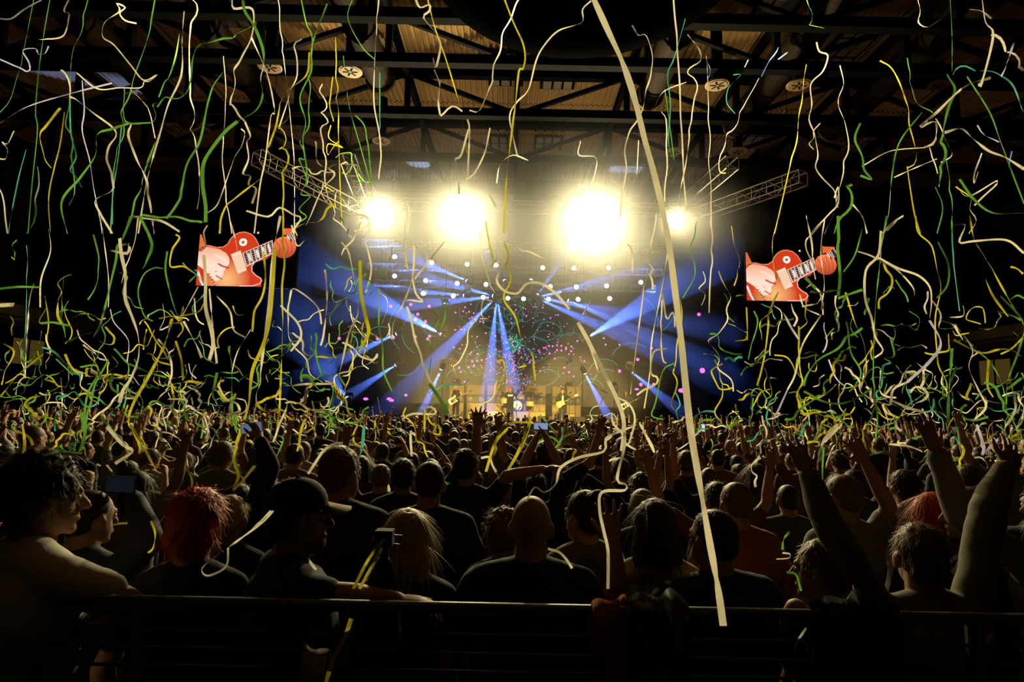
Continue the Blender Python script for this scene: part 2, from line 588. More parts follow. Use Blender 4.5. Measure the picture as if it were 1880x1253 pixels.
# drum kit on the riser
M_CHROME = mat('chrome', (0.75, 0.68, 0.5), 0.25, metal=1.0)
M_CYM = mat('cymbal_bronze', (0.75, 0.55, 0.2), 0.3, metal=0.9)
M_SHELL = mat('drum_shell', (0.42, 0.30, 0.12), 0.35)
M_SKIN_D = mat('drum_head', (0.7, 0.6, 0.4), 0.6)
dk = empty('drum_kit', (0.35, 31.7, SZ + 0.52), 0, 'drum kit with chrome stands and bronze cymbals behind the singer', 'drum kit')
MB().lathe([(0.27, -0.2), (0.29, -0.2), (0.29, 0.2), (0.27, 0.2)], (0, 0, 0.29), 'Y', 24).build('bass_drum', M_SHELL, dk)
MB().lathe([(0.01, -0.21), (0.265, -0.21), (0.265, -0.2), (0.01, -0.2)], (0, 0, 0.29), 'Y', 24).build('bass_drum_head', M_SKIN_D, dk)
for x, z, r in ((-0.26, 0.78, 0.16), (0.24, 0.8, 0.17), (0.72, 0.42, 0.22), (-0.7, 0.55, 0.18)):
    MB().lathe([(r, -0.13), (r + 0.01, -0.13), (r + 0.01, 0.13), (r, 0.13)], (x, 0.1, z), 'Z', 18).build('tom_drum', M_SHELL, dk)
for x, y, z, r in ((-0.85, 0, 1.15, 0.25), (-0.4, 0.2, 1.35, 0.22), (0.35, 0.2, 1.38, 0.24), (0.9, 0, 1.2, 0.27), (1.25, 0.2, 1.0, 0.22)):
    c = MB().lathe([(0.02, 0.03), (0.05, 0.025), (r, 0.0), (r, -0.005)], (0, 0, 0), 'Z', 20).build('cymbal', M_CYM, dk, loc=(x, y, z), rot=(0.35, 0.1, 0))
    MB().tube([(x, y, 0), (x, y, z)], 0.015, 6).build('cymbal_stand', M_CHROME, dk)

# microphone stands
for k, (px, nm) in enumerate(((948, 'in front of the singer'), (832, 'beside the bass player'), (1045, 'beside the guitarist in the suit'))):
    p = P(px, 768, 29.2)
    t = empty('microphone_stand', (p.x, 29.2, SZ), 0, 'thin black microphone stand ' + nm, 'mic stand', 'microphone stands')
    MB().lathe([(0.15, 0), (0.15, 0.02), (0.02, 0.04)], n=14).build('base', M_CASE, t)
    MB().tube([(0, 0, 0.03), (0, 0, 1.5)], 0.012, 6).build('pole', M_CASE, t)
    MB().tube([(0, 0, 1.5), (0.1, -0.08, 1.58)], [0.02, 0.03], 8).build('microphone', M_CASE, t)

# floor monitors along the stage edge
for k, px in enumerate((838, 930, 1000, 1060, 1120)):
    p = P(px, 768, 28.75)
    t = empty('floor_monitor', (p.x, 28.8, SZ), 0, 'black wedge stage monitor, %s along the stage edge' % nmx[k], 'monitor speaker', 'stage monitors')
    MB().prism([(-0.25, 0), (0.25, 0), (0.25, 0.12), (0.05, 0.33), (-0.25, 0.33)], 0.7, Matrix.Rotation(R(90), 3, 'Z')).build('cabinet', M_CABD, t)
    MB().box((0, -0.2, 0.3), (0.6, 0.03, 0.02)).build('handle', M_CONE, t)

# vertical scaffold poles at the back of the stage with little round lamps
# round white lamps of the set, in arcs
LAMPS = [(304, 209), (503, 240), (693, 249), (848, 254), (1097, 268), (1263, 270), (1449, 268), (304, 312), (470, 336), (639, 351), (793, 357), (1137, 368), (1277, 371),
         (1439, 365), (1622, 346), (457, 405), (618, 418), (778, 426), (910, 431), (994, 434), (1128, 436), (1286, 437), (1455, 432)]
ln = 'one two three four five six seven eight nine ten eleven twelve thirteen fourteen fifteen'.split()
lface = MB().lathe([(0.01, -0.03), (0.10, -0.025), (0.125, 0.0), (0.01, 0.0)], axis='Y', n=20).mesh('lens', M_LAMPW)
lhouse = MB().lathe([(0.11, 0.28), (0.15, 0.12), (0.15, -0.01), (0.13, -0.01), (0.13, 0.02), (0.02, 0.03)], axis='Y', n=20).mesh('housing', M_CASE)
lyoke = MB().bar((-0.18, 0.1, 0), (-0.18, 0.1, 0.28), 0.03).bar((0.18, 0.1, 0), (0.18, 0.1, 0.28), 0.03).bar((-0.18, 0.1, 0.28), (0.18, 0.1, 0.28), 0.03).mesh('yoke', M_CASE)
rows = [sorted(LAMPS[:7]), sorted(LAMPS[7:15]), sorted(LAMPS[15:])]
rown = ['upper row', 'middle row', 'lower row']
for r_, row in enumerate(rows):
    for k, (x, y) in enumerate(row):
        p = P(*C5(x, y), 31.0)
        t = empty('round_stage_lamp', p, 0, 'glowing round white lamp, number %s of the %s above the stage' % (ln[k], rown[r_]), 'stage lamp', 'round white lamps of the set')
        for nm, me in (('lens', lface), ('housing', lhouse), ('yoke', lyoke)):
            link(nm, me, t)
        MB().tube([(0, 0.1, 0.28), (0, 0.1, ZR - p.z)], 0.010, 5).build('drop_cable', M_STEEL, t)
    # the bar that carries this row
for r_, row in enumerate(rows):
    a, b = P(*C5(row[0][0] - 60, sum(q[1] for q in row) / len(row) - 14), 31.3), P(*C5(row[-1][0] + 60, sum(q[1] for q in row) / len(row) - 10), 31.3)
    zt = (a.z + b.z) / 2 + 0.1

# box trusses
M_TR = M_ALU


def box_truss(name, a, b, w, label, n=None, light=False):
    a, b = Vector(a), Vector(b)
    L = (b - a).length
    t = empty(name, a, 0, label, 'lighting truss')
    d = (b - a).normalized()
    u, v = frame_of(d)
    cs = [u * w / 2 + v * w / 2, -u * w / 2 + v * w / 2, -u * w / 2 - v * w / 2, u * w / 2 - v * w / 2]
    n = n or max(4, int(L / (w * 1.3)))
    for c in cs:
        MB().tube([c, c + d * L], 0.03, 6).build('chord', M_TR, t)
    for f in (0.12, 0.88):
        q = d * (L * f)
        MB().tube([q, q + Vector((0, 0, ZR - a.z - q.z))], 0.012, 5).build('hanging_cable', M_STEEL, t)
    for i in range(n + 1):
        mb = MB()
        o = d * (L * i / n)
        for k in range(4):
            mb.bar(cs[k] + o, cs[(k + 1) % 4] + o, 0.025)
        mb.build('cross_frame', M_TR, t)
    for i in range(n):
        mb = MB()
        o, o2 = d * (L * i / n), d * (L * (i + 1) / n)
        for k in range(4):
            j = (k + i) % 2
            mb.bar(cs[k] + (o if j else o2), cs[(k + 1) % 4] + (o2 if j else o), 0.02)
        mb.build('lattice', M_TR, t)
    return t


box_truss('lighting_truss', P(470, 288, 22), P(655, 385, 26.5), 0.55, 'metal lattice truss sloping down to the leftmost blinder')
box_truss('lighting_truss', P(638, 292, 24), P(668, 372, 27.0), 0.55, 'short metal lattice truss above the leftmost blinder')
box_truss('lighting_truss', P(1475, 326, 22), P(1290, 392, 26.5), 0.55, 'long metal lattice truss with blue glints above the right screen')
box_truss('lighting_truss', P(1345, 298, 23), P(1268, 366, 27.0), 0.55, 'short metal lattice truss right of the small blinder')
pa, pb = P(640, 374, 27.6), P(1300, 388, 27.6)
zt = (pa.z + pb.z) / 2
box_truss('lighting_truss', (pa.x, 27.6, zt), (pb.x, 27.6, zt), 0.5, 'long straight truss that carries the four blinders')
p1, p2 = P(690, 470, 31.6), P(1200, 480, 31.6)
for k, (yy, nm) in enumerate(((462, 'upper'), (505, 'middle'), (535, 'lower'))):
    pz = P(945, yy, 31.5).z
    box_truss('lighting_truss', (-8.6 + k * 0.4, 31.5, pz + 0.3), (8.8 - k * 0.4, 31.5, pz + 0.3), 0.34, 'thin straight stage truss behind the %s row of round lamps' % nm)

# blinders
bn = ['first', 'second', 'third and largest', 'fourth and smallest']
for i, (x, y, d, pw) in enumerate(BLIND):
    p = P(x, y, d)
    t = empty('audience_blinder', p, 0, 'dazzling white audience blinder, %s from the left on the truss' % bn[i], 'blinder light', 'audience blinders')
    s = (0.9, 0.95, 1.15, 0.45)[i]
    MB().box((0, 0.15, 0), (0.9 * s, 0.28, 0.9 * s)).build('housing', M_CASE, t)
    for a in (-1, 1):
        for b in (-1, 1):
            MB().lathe([(0.01, -0.05), (0.15 * s, -0.04), (0.19 * s, 0.0), (0.01, 0.01)], (a * 0.22 * s, 0, b * 0.22 * s), 'Y', 20).build('lamp_lens', M_BLINDW, t)
    MB().bar((-0.5 * s, 0.15, 0), (-0.5 * s, 0.15, 0.6), 0.04).bar((0.5 * s, 0.15, 0), (0.5 * s, 0.15, 0.6), 0.04).bar((-0.5 * s, 0.15, 0.6), (0.5 * s, 0.15, 0.6), 0.04).build('yoke', M_CASE, t)

# moving heads
hn = ['at the centre left with a fan of beams', 'at the centre right with a fan of beams', 'above the centre left fan', 'above the centre right fan', 'high on the left', 'left of the left fan',
      'pointing up on the left', 'throwing the wide left beam', 'left edge, aiming down', 'low left, aiming down', 'low above the bass player', 'throwing the wide right beam', 'low right, aiming down',
      'furthest low right', 'right of the right fan', 'on the floor at the left of the stage']
for i, ((x, y), beams, ang) in enumerate(HEADS):
    p = P(*C5(x, y), HEAD_D)
    q = P(*C5(beams[0][0], beams[0][1]), beams[0][2])
    t = empty('moving_head', p, 0, 'blue moving head spotlight ' + hn[i], 'spotlight', 'blue moving heads')
    dv = (q - p).normalized()
    Mq = dv.to_track_quat('Z', 'Y').to_matrix()
    MB().lathe([(0.06, -0.22), (0.13, -0.15), (0.14, 0.12), (0.10, 0.2), (0.02, 0.2)], M=Mq, n=16).build('head', M_CASE, t)
    MB().lathe([(0.01, 0.245), (0.06, 0.24), (0.095, 0.205), (0.095, 0.2)], M=Mq, n=16).build('lens', M_BLUELENS, t)
    MB().bar((-0.19, 0, 0), (-0.19, 0, 0.3), 0.05).bar((0.19, 0, 0), (0.19, 0, 0.3), 0.05).bar((-0.19, 0, 0.3), (0.19, 0, 0.3), 0.06).build('yoke', M_CASE, t)
    MB().box((0, 0, 0.38), (0.32, 0.28, 0.12)).build('base', M_CASE, t)
    if p.z > 4.6:
        MB().tube([(0, 0, 0.44), (0, 0, ZR - p.z)], 0.010, 5).build('drop_cable', M_STEEL, t)
    else:
        MB().tube([(0, 0.2, (SZ if abs(p.x) < 10.9 else 0.0) - p.z), (0, 0.2, 0.4)], 0.02, 6).build('stand_pole', M_STEEL, t)
        MB().bar((0, 0.2, 0.38), (0, 0, 0.38), 0.04).build('stand_arm', M_STEEL, t)

# ------------------------------------------------------------------ haze
def volume_mat(name, density, color=(1, 1, 1), g=0.0, power=1.5, nscale=2.0, contrast=0.6):
    mt = bpy.data.materials.new(name)
    mt.use_nodes = True
    nt = mt.node_tree
    nt.nodes.remove(nt.nodes['Principled BSDF'])
    tc = nt.nodes.new('ShaderNodeTexCoord')
    ln_ = nt.nodes.new('ShaderNodeVectorMath')
    ln_.operation = 'DOT_PRODUCT'
    nt.links.new(tc.outputs['Object'], ln_.inputs[0])
    nt.links.new(tc.outputs['Object'], ln_.inputs[1])
    sub = nt.nodes.new('ShaderNodeMath')
    sub.operation = 'SUBTRACT'
    sub.use_clamp = True
    sub.inputs[0].default_value = 1.0
    nt.links.new(ln_.outputs['Value'], sub.inputs[1])
    pw = nt.nodes.new('ShaderNodeMath')
    pw.operation = 'POWER'
    nt.links.new(sub.outputs[0], pw.inputs[0])
    pw.inputs[1].default_value = power
    nz = nt.nodes.new('ShaderNodeTexNoise')
    nz.inputs['Scale'].default_value = nscale
    nz.inputs['Detail'].default_value = 2.0
    nt.links.new(tc.outputs['Object'], nz.inputs['Vector'])
    mr = nt.nodes.new('ShaderNodeMapRange')
    mr.inputs[1].default_value = 0.3
    mr.inputs[2].default_value = 0.7
    mr.inputs[3].default_value = density * (1 - contrast)
    mr.inputs[4].default_value = density * (1 + contrast)
    nt.links.new(nz.outputs['Fac'], mr.inputs[0])
    mu = nt.nodes.new('ShaderNodeMath')
    mu.operation = 'MULTIPLY'
    nt.links.new(pw.outputs[0], mu.inputs[0])
    nt.links.new(mr.outputs[0], mu.inputs[1])
    vs = nt.nodes.new('ShaderNodeVolumeScatter')
    vs.inputs['Color'].default_value = (*color, 1)
    vs.inputs['Anisotropy'].default_value = g
    nt.links.new(mu.outputs[0], vs.inputs['Density'])
    nt.links.new(vs.outputs[0], nt.nodes['Material Output'].inputs['Volume'])
    return mt


HAZE = [((0.2, 29.6, 7.8), (14.5, 6.5, 10.0), 0.036, 0.0, 1.2, 'thin warm stage haze filling the set'),
        ((1.2, 26.6, 12.0), (13.5, 4.8, 6.4), 0.070, 0.0, 2.0, 'brighter haze hanging around the blinders'),
        ((9.6, 26.2, 11.0), (3.2, 2.4, 2.6), 0.16, 0.0, 1.6, 'puff of smoke right of the small blinder')]
for i, (c, r, dens, g, pwr, lb) in enumerate(HAZE):
    o = MB().ellipsoid((0, 0, 0), (1, 1, 1), nu=32, nv=20).build('haze', volume_mat('haze_%d' % i, dens, (1, 1, 1), g, pwr), smooth=True, loc=c)
    o.scale = r
    tag(o, lb, 'haze', kind='stuff')
# ------------------------------------------------------------------ people
M_SKIN = mat('skin', (0.31, 0.165, 0.095), 0.6, noise=0.08, scale=20)
M_HAIR = mat('hair_dark', (0.035, 0.022, 0.013), 0.55, noise=0.6, scale=9, stretch=(14, 14, 1.6), spec=0.12)
M_HAIRB = mat('hair_blond', (0.42, 0.29, 0.11), 0.5, noise=0.6, scale=9, stretch=(14, 14, 1.6), spec=0.12)
M_HAIRR = mat('hair_red', (0.42, 0.05, 0.012), 0.5, noise=0.6, scale=9, stretch=(14, 14, 1.6), spec=0.12)
M_HAIRN = mat('hair_brown', (0.13, 0.075, 0.035), 0.5, noise=0.6, scale=9, stretch=(14, 14, 1.6), spec=0.12)
M_HAIRG = mat('hair_grey', (0.22, 0.19, 0.15), 0.6, noise=0.6, scale=9, stretch=(14, 14, 1.6))
M_HAIRX = mat('hair_mixed', (0.05, 0.03, 0.02), 0.55, noise=0.6, scale=9, stretch=(14, 14, 1.6), rnd=[(0.02, 0.013, 0.008), (0.04, 0.024, 0.012), (0.07, 0.038, 0.017), (0.014, 0.011, 0.008), (0.12, 0.07, 0.03), (0.028, 0.018, 0.01)])
M_CBLACK = mat('cloth_black', (0.012, 0.012, 0.013), 0.9, noise=0.3, scale=40)
M_CWHITE = mat('cloth_offwhite', (0.50, 0.46, 0.40), 0.9, noise=0.08, scale=40)
M_CNAVY = mat('cloth_navy', (0.03, 0.035, 0.055), 0.85, noise=0.2, scale=40)
M_CGREY = mat('cloth_grey', (0.16, 0.155, 0.14), 0.9, noise=0.15, scale=40)
M_COLIVE = mat('cloth_olive', (0.13, 0.115, 0.075), 0.9, noise=0.18, scale=30)
M_CRUST = mat('cloth_rust', (0.26, 0.07, 0.025), 0.9, noise=0.15, scale=30)
M_CBEIGE = mat('cloth_beige', (0.30, 0.25, 0.17), 0.9, noise=0.12, scale=30)
M_CPAT = mat('cloth_patterned', (0.10, 0.085, 0.06), 0.9, noise=0.8, scale=70)
M_CMIX = mat('cloth_mixed', (0.05, 0.05, 0.05), 0.9, noise=0.2, scale=40, rnd=[(0.012, 0.012, 0.013), (0.03, 0.03, 0.045), (0.10, 0.095, 0.085), (0.02, 0.018, 0.016), (0.16, 0.06, 0.03), (0.05, 0.055, 0.04), (0.30, 0.27, 0.23), (0.015, 0.015, 0.018), (0.09, 0.035, 0.03)])
M_JEANS = mat('cloth_trousers', (0.02, 0.022, 0.03), 0.9, noise=0.2, scale=40)
M_SHOE = mat('shoe_leather', (0.02, 0.018, 0.016), 0.5)
M_EYE = mat('eye_white', (0.6, 0.58, 0.55), 0.2)


class Prims(MB):
    def cap(s, p, q, r1, r2, n=10):
        p, q = Vector(p), Vector(q)
        d = q - p
        L = d.length
        if L < 1e-6:
            return s.ellipsoid(p, (r1, r1, r1), nu=n, nv=6)
        d.normalize()
        pts, rs = [], []
        for t in (-0.98, -0.7, -0.35):
            pts.append(p + d * (t * r1)); rs.append(r1 * math.sqrt(1 - t * t))
        pts.append(p); rs.append(r1)
        pts.append(q); rs.append(r2)
        for t in (0.35, 0.7, 0.98):
            pts.append(q + d * (t * r2)); rs.append(r2 * math.sqrt(1 - t * t))
        return s.tube(pts, rs, n)

    def loft(s, rings, n=16):
        vs, fs = [], []
        for (c, rx, ry) in rings:
            for k in range(n):
                a = 2 * math.pi * k / n
                vs.append(Vector(c) + Vector((rx * math.cos(a), ry * math.sin(a), 0)))
        for i in range(len(rings) - 1):
            for k in range(n):
                fs.append((i * n + k, i * n + (k + 1) % n, (i + 1) * n + (k + 1) % n, (i + 1) * n + k))
        fs.append(tuple(range(n))[::-1])
        fs.append(tuple((len(rings) - 1) * n + k for k in range(n)))
        return s.add(vs, fs)


PENDING = []     # (mesh to fill, temp object)


def remesh_later(mb, mats, voxel, smooth=3, ratio=0.3, rough=0.0, rscale=0.03, name='part'):
    src = mb.mesh(name + '_src', mats)
    tmp = bpy.data.objects.new('tmp', src)
    COL.objects.link(tmp)
    md = tmp.modifiers.new('r', 'REMESH')
    md.mode = 'VOXEL'
    md.voxel_size = voxel
    if smooth:
        ms = tmp.modifiers.new('s', 'SMOOTH')
        ms.factor = 0.5
        ms.iterations = smooth
    if rough > 0:
        tx = bpy.data.textures.get('clump%g' % rscale) or bpy.data.textures.new('clump%g' % rscale, 'CLOUDS')
        tx.noise_scale = rscale
        dm = tmp.modifiers.new('d', 'DISPLACE')
        dm.texture = tx
        dm.strength = rough
        dm.mid_level = 0.5
    if ratio < 1:
        dc = tmp.modifiers.new('c', 'DECIMATE')
        dc.ratio = ratio
    holder = {'mesh': None}
    PENDING.append((holder, tmp, mats, name))
    return holder


def flush():
    dg = bpy.context.evaluated_depsgraph_get()
    for holder, tmp, mats, name in PENDING:
        ev = tmp.evaluated_get(dg)
        me = bpy.data.meshes.new_from_object(ev)
        me.name = name
        me.materials.clear()
        me.materials.append(mats)
        me.polygons.foreach_set('use_smooth', [True] * len(me.polygons))
        holder['mesh'] = me
    for holder, tmp, mats, name in PENDING:
        src = tmp.data
        bpy.data.objects.remove(tmp)
        bpy.data.meshes.remove(src)
    PENDING.clear()


def hand(mb, w, d, n, side, curl=0.25, spread=0.16, fat=1.0):
    """w wrist, d direction of the fingers, n palm normal, side +1/-1 for the thumb side"""
    d = Vector(d).normalized()
    n = Vector(n)
    n = (n - d * n.dot(d)).normalized()
    u = d.cross(n) * side
    w = Vector(w)
    Rm = Matrix((u, n, d)).transposed()
    mb.ellipsoid(w + d * 0.05, (0.041, 0.018, 0.055), Rm, 12, 8)
    for k, (off, L) in enumerate(((0.032, 0.070), (0.011, 0.080), (-0.011, 0.075), (-0.031, 0.058))):
        b = w + d * 0.088 + u * off
        ang = spread * (off / 0.02)
        d1 = (d * math.cos(ang) + u * math.sin(ang)).normalized()
        d2 = (d1 * math.cos(curl) + n * math.sin(curl)).normalized()
        d3 = (d1 * math.cos(2.1 * curl) + n * math.sin(2.1 * curl)).normalized()
        d4 = (d1 * math.cos(3.0 * curl) + n * math.sin(3.0 * curl)).normalized()
        p1 = b + d2 * L * 0.45
        p2 = p1 + d3 * L * 0.32
        p3 = p2 + d4 * L * 0.23
        mb.cap(b - d1 * 0.02, p1, 0.0095 * fat, 0.0088 * fat, 8)
        mb.cap(p1, p2, 0.0088 * fat, 0.0082 * fat, 8)
        mb.cap(p2, p3, 0.0082 * fat, 0.0072 * fat, 8)
    tb = w + d * 0.025 + u * 0.028
    td = (d * 0.62 + u * 0.72 + n * 0.25).normalized()
    t1 = tb + td * 0.048
    t2 = t1 + (td * 0.7 + d * 0.5).normalized() * 0.034
    mb.cap(tb, t1, 0.0135 * fat, 0.0105 * fat, 8)
    mb.cap(t1, t2, 0.0105 * fat, 0.0085 * fat, 8)


STYLE = {'short': (800, 0.030, 0.012, 0.0), 'crop': (500, 0.014, 0.005, 0.0), 'curly': (800, 0.060, 0.016, 0.009), 'bob': (900, 0.11, 0.010, 0.0), 'long': (1000, 0.15, 0.010, 0.0), 'full': (1000, 0.055, 0.016, 0.003), 'tail': (600, 0.05, 0.006, 0.0), 'bun': (600, 0.045, 0.006, 0.0)}


def strand_mesh(me, p):
    N, L, lift, curl = STYLE[p.style]
    g = np.random.default_rng(N + len(me.vertices))
    nv = len(me.vertices)
    co = np.empty(nv * 3)
    me.vertices.foreach_get('co', co)
    no = np.empty(nv * 3)
    me.vertices.foreach_get('normal', no)
    co, no = co.reshape(-1, 3), no.reshape(-1, 3)
    idx = g.integers(0, nv, N)
    c, n = co[idx], no[idx]
    crown = np.array(p.H(0, -0.03, 0.11)[:])
    flow = (c - crown) * 4.0 + np.array([0, 0, -0.8]) + g.normal(0, 0.25, (N, 3))
    t = flow - n * (flow * n).sum(1)[:, None]
    t /= np.linalg.norm(t, axis=1)[:, None] + 1e-9
    b = np.cross(t, n)
    LL = L * (0.6 + 0.7 * g.random(N))
    lf = lift * (0.2 + 1.2 * g.random(N))
    ph = g.random(N) * 6.28
    K_ = 6
    V = []
    for k in range(K_ + 1):
        u = k / K_
        q = c + t * (LL * u)[:, None] + n * (0.001 + lf * u ** 1.4)[:, None]
        if curl:
            a = ph + u * 7
            q = q + n * (curl * np.sin(a) * u)[:, None] + b * (curl * np.cos(a) * u)[:, None]
        if L > 0.08:
            q[:, 2] -= LL * u * u * 0.3
        w = 0.0017 * (1 - 0.75 * u)
        V.append(np.stack((q - b * w, q + b * w), 1))
    V = np.stack(V, 1).reshape(-1, 3)          # strand, ring, side
    base = np.arange(N)[:, None] * (2 * (K_ + 1)) + np.arange(K_)[None, :] * 2
    F = np.stack((base, base + 1, base + 3, base + 2), -1).reshape(-1, 4)
    m2 = bpy.data.meshes.new('hair_strands')
    m2.from_pydata(V.tolist(), [], F.tolist())
    m2.materials.append(M_HAIR)
    return m2


class Person:
    """Local frame: base at the origin, faces +y, 1.75 m tall."""

    def __init__(s, arms='down', yaw=0.0, tilt=0.0, bulk=1.0, hair='short', sleeve='short', lean=0.0, fine=0.010, female=False, shirt=True, curl=0.25, spread=0.16):
        s.kw = dict(yaw=yaw, tilt=tilt)
        b = bulk
        wsh = 0.175 if female else 0.195
        y0 = lean
        sh = [Vector((-wsh * (0.5 + 0.5 * b), y0 * 0.9, 1.425)), Vector((wsh * (0.5 + 0.5 * b), y0 * 0.9, 1.425))]
        A = []
        for k, sx in enumerate((-1, 1)):
            a = arms[k] if isinstance(arms, (list, tuple)) else arms
            S = sh[k]
            if a == 'down':
                E = S + Vector((sx * 0.09, -0.03, -0.27)); W = E + Vector((sx * 0.0, 0.09, -0.24)); N = Vector((-sx, 0, 0)); cu = 0.35
            elif a == 'fold':
                E = S + Vector((sx * 0.12, 0.02, -0.25)); W = E + Vector((-sx * 0.17, 0.2, 0.03)); N = Vector((0, 0, -1)); cu = 0.4
            elif a == 'hip':
                E = S + Vector((sx * 0.22, -0.05, -0.2)); W = E + Vector((-sx * 0.17, 0.12, -0.13)); N = Vector((-sx, 0, 0)); cu = 0.5
            elif a == 'up':
                E = S + Vector((sx * 0.10, 0.06, 0.26)); W = E + Vector((sx * 0.0, 0.06, 0.25)); N = Vector((0, 1, 0)); cu = 0.12
            elif a == 'upv':
                E = S + Vector((sx * 0.2, 0.05, 0.18)); W = E + Vector((sx * 0.06, 0.04, 0.25)); N = Vector((0, 1, 0)); cu = 0.15
            elif a == 'clap':
                E = S + Vector((sx * 0.12, 0.18, 0.12)); W = E + Vector((-sx * 0.14, 0.1, 0.2)); N = Vector((-sx, 0, 0)); cu = 0.2
            elif a == 'phone':
                E = S + Vector((sx * 0.08, 0.22, -0.05)); W = E + Vector((-sx * 0.1, 0.1, 0.22)); N = Vector((-sx, 0.2, 0)); cu = 0.6
            else:
                E, W, N, cu = a
                E, W, N = Vector(E), Vector(W), Vector(N)
            A.append((S, E, W, N, cu, sx))
        s.A = A
        s.spread = spread
        # ---- body
        mb = Prims()
        T = [((0, 0, 0.86), 0.150, 0.105), ((0, 0, 0.95), 0.168 * b, 0.115 * b), ((0, y0 * 0.3, 1.06), 0.148 * b, 0.105 * b), ((0, y0 * 0.5, 1.18), 0.150 * b, 0.108 * b),
             ((0, y0 * 0.8, 1.30), wsh * 0.93 * b, 0.118 * b), ((0, y0 * 0.9, 1.40), wsh * 0.93 * b, 0.100 * b), ((0, y0, 1.455), wsh * 0.62 * b, 0.075 * b), ((0, y0, 1.49), 0.062, 0.062)]
        s.T = T
        mb.loft(T)
        for sx in (-1, 1):
            mb.cap((sx * 0.03, y0 - 0.02, 1.475), (sx * wsh * 0.72 * b, y0 * 0.9 - 0.01, 1.435), 0.062, 0.052, 12)
        hc = Vector((0, y0 + 0.015, 1.635))
        s.hc = hc
        Rh = Matrix.Rotation(yaw, 3, 'Z') @ Matrix.Rotation(tilt, 3, 'X')
        s.Rh = Rh
        H = lambda x, y, z: hc + Rh @ Vector((x, y, z))
        s.H = H
        mb.cap((0, y0 - 0.012, 1.42), H(0, -0.018, -0.05), 0.068, 0.060, 12)
        mb.ellipsoid(H(0, -0.008, 0.022), (0.076, 0.097, 0.098), Rh, 16, 12)
        mb.ellipsoid(H(0, 0.022, -0.045), (0.060, 0.070, 0.072), Rh, 14, 10)
        mb.ellipsoid(H(0, 0.072, -0.098), (0.026, 0.020, 0.020), Rh, 10, 6)
        mb.cap(H(0, 0.090, 0.012), H(0, 0.112, -0.030), 0.010, 0.015, 8)
        mb.cap(H(-0.03, 0.083, 0.022), H(0.03, 0.083, 0.022), 0.014, 0.014, 8)
        mb.cap(H(-0.02, 0.089, -0.064), H(0.02, 0.089, -0.064), 0.009, 0.009, 8)
        for sx in (-1, 1):
            mb.ellipsoid(H(sx * 0.080, -0.004, -0.012), (0.010, 0.020, 0.033), Rh @ Matrix.Rotation(sx * -0.35, 3, 'Z'), 10, 8)
        for (S, E, W, N, cu, sx) in A:
            mb.cap(S + Vector((-sx * 0.02, 0, 0)), E, 0.050 * (0.6 + 0.4 * b), 0.038 * (0.7 + 0.3 * b), 12)
            m1 = E.lerp(W, 0.3)
            mb.cap(E, m1, 0.039, 0.041, 12)
            mb.cap(m1, W, 0.041, 0.027, 12)
            fd = (W - E).normalized()
            hand(mb, W, fd, N, sx if abs(N.x) < 0.5 else 1, cu, spread)
        for sx in (-1, 1):
            mb.cap((sx * 0.085, 0, 0.90), (sx * 0.10, 0.02, 0.50), 0.085 * (0.5 + 0.5 * b), 0.056, 12)
            mb.cap((sx * 0.10, 0.02, 0.50), (sx * 0.10, -0.01, 0.32), 0.054, 0.055, 12)
            mb.cap((sx * 0.10, -0.01, 0.32), (sx * 0.105, -0.03, 0.09), 0.055, 0.035, 12)
            mb.cap((sx * 0.105, -0.045, 0.04), (sx * 0.12, 0.14, 0.03), 0.036, 0.028, 10)
        s.body = remesh_later(mb, M_SKIN, fine, 2, 0.35, name='body')
        # ---- eyes
        ey = MB()
        for sx in (-1, 1):
            ey.ellipsoid(H(sx * 0.031, 0.080, 0.004), (0.013, 0.011, 0.010), Rh, 8, 6)
        s.eyes = {'mesh': ey.mesh('eyes', M_EYE, True)}
        # ---- shirt
        sm = Prims()
        g = 0.016
        sm.loft([((c[0], c[1], c[2] - (0.03 if i == 0 else 0)), rx + g + 0.004, ry + g) for i, (c, rx, ry) in enumerate(T[:-1])] + [((0, y0, 1.478), 0.072, 0.070)], 20)
        for sx in (-1, 1):
            sm.cap((sx * 0.05, y0 - 0.02, 1.468), (sx * wsh * 0.74 * b, y0 * 0.9 - 0.01, 1.436), 0.072, 0.066, 12)
        sm.cap((-0.045, y0 - 0.03, 1.462), (0.045, y0 - 0.03, 1.462), 0.070, 0.070, 12)
        for (S, E, W, N, cu, sx) in A:
            t = {'none': 0.0, 'short': 0.62, 'long': 1.0}[sleeve]
            if t > 0:
                sm.cap(S + Vector((-sx * 0.03, 0, 0)), S.lerp(E, t), 0.050 * (0.6 + 0.4 * b) + g, 0.044 * (0.7 + 0.3 * b) + g * 0.9, 14)
            else:
                sm.ellipsoid(S + Vector((-sx * 0.05, 0, 0)), (0.05, 0.06, 0.06))
            if sleeve == 'long':
                m1 = E.lerp(W, 0.35)
                sm.cap(E, m1, 0.056, 0.056, 14)
                sm.cap(m1, E.lerp(W, 0.93), 0.056, 0.040, 14)
        s.shirt = remesh_later(sm, M_CBLACK, 0.013, 3, 0.4, rough=0.016, rscale=0.12, name='shirt')
        # ---- trousers, shoes
        tm = Prims()
        tm.loft([((0, 0, 0.80), 0.165 * b, 0.115 * b), ((0, 0, 0.90), 0.172 * b, 0.122 * b), ((0, 0, 1.0), 0.160 * b, 0.115 * b)], 18)
        for sx in (-1, 1):
            tm.cap((sx * 0.085, 0, 0.86), (sx * 0.10, 0.02, 0.50), 0.096 * (0.5 + 0.5 * b), 0.072, 12)
            tm.cap((sx * 0.10, 0.02, 0.50), (sx * 0.105, -0.02, 0.12), 0.072, 0.060, 12)
        s.trousers = remesh_later(tm, M_JEANS, 0.018, 3, 0.4, rough=0.012, rscale=0.1, name='trousers')
        fm = Prims()
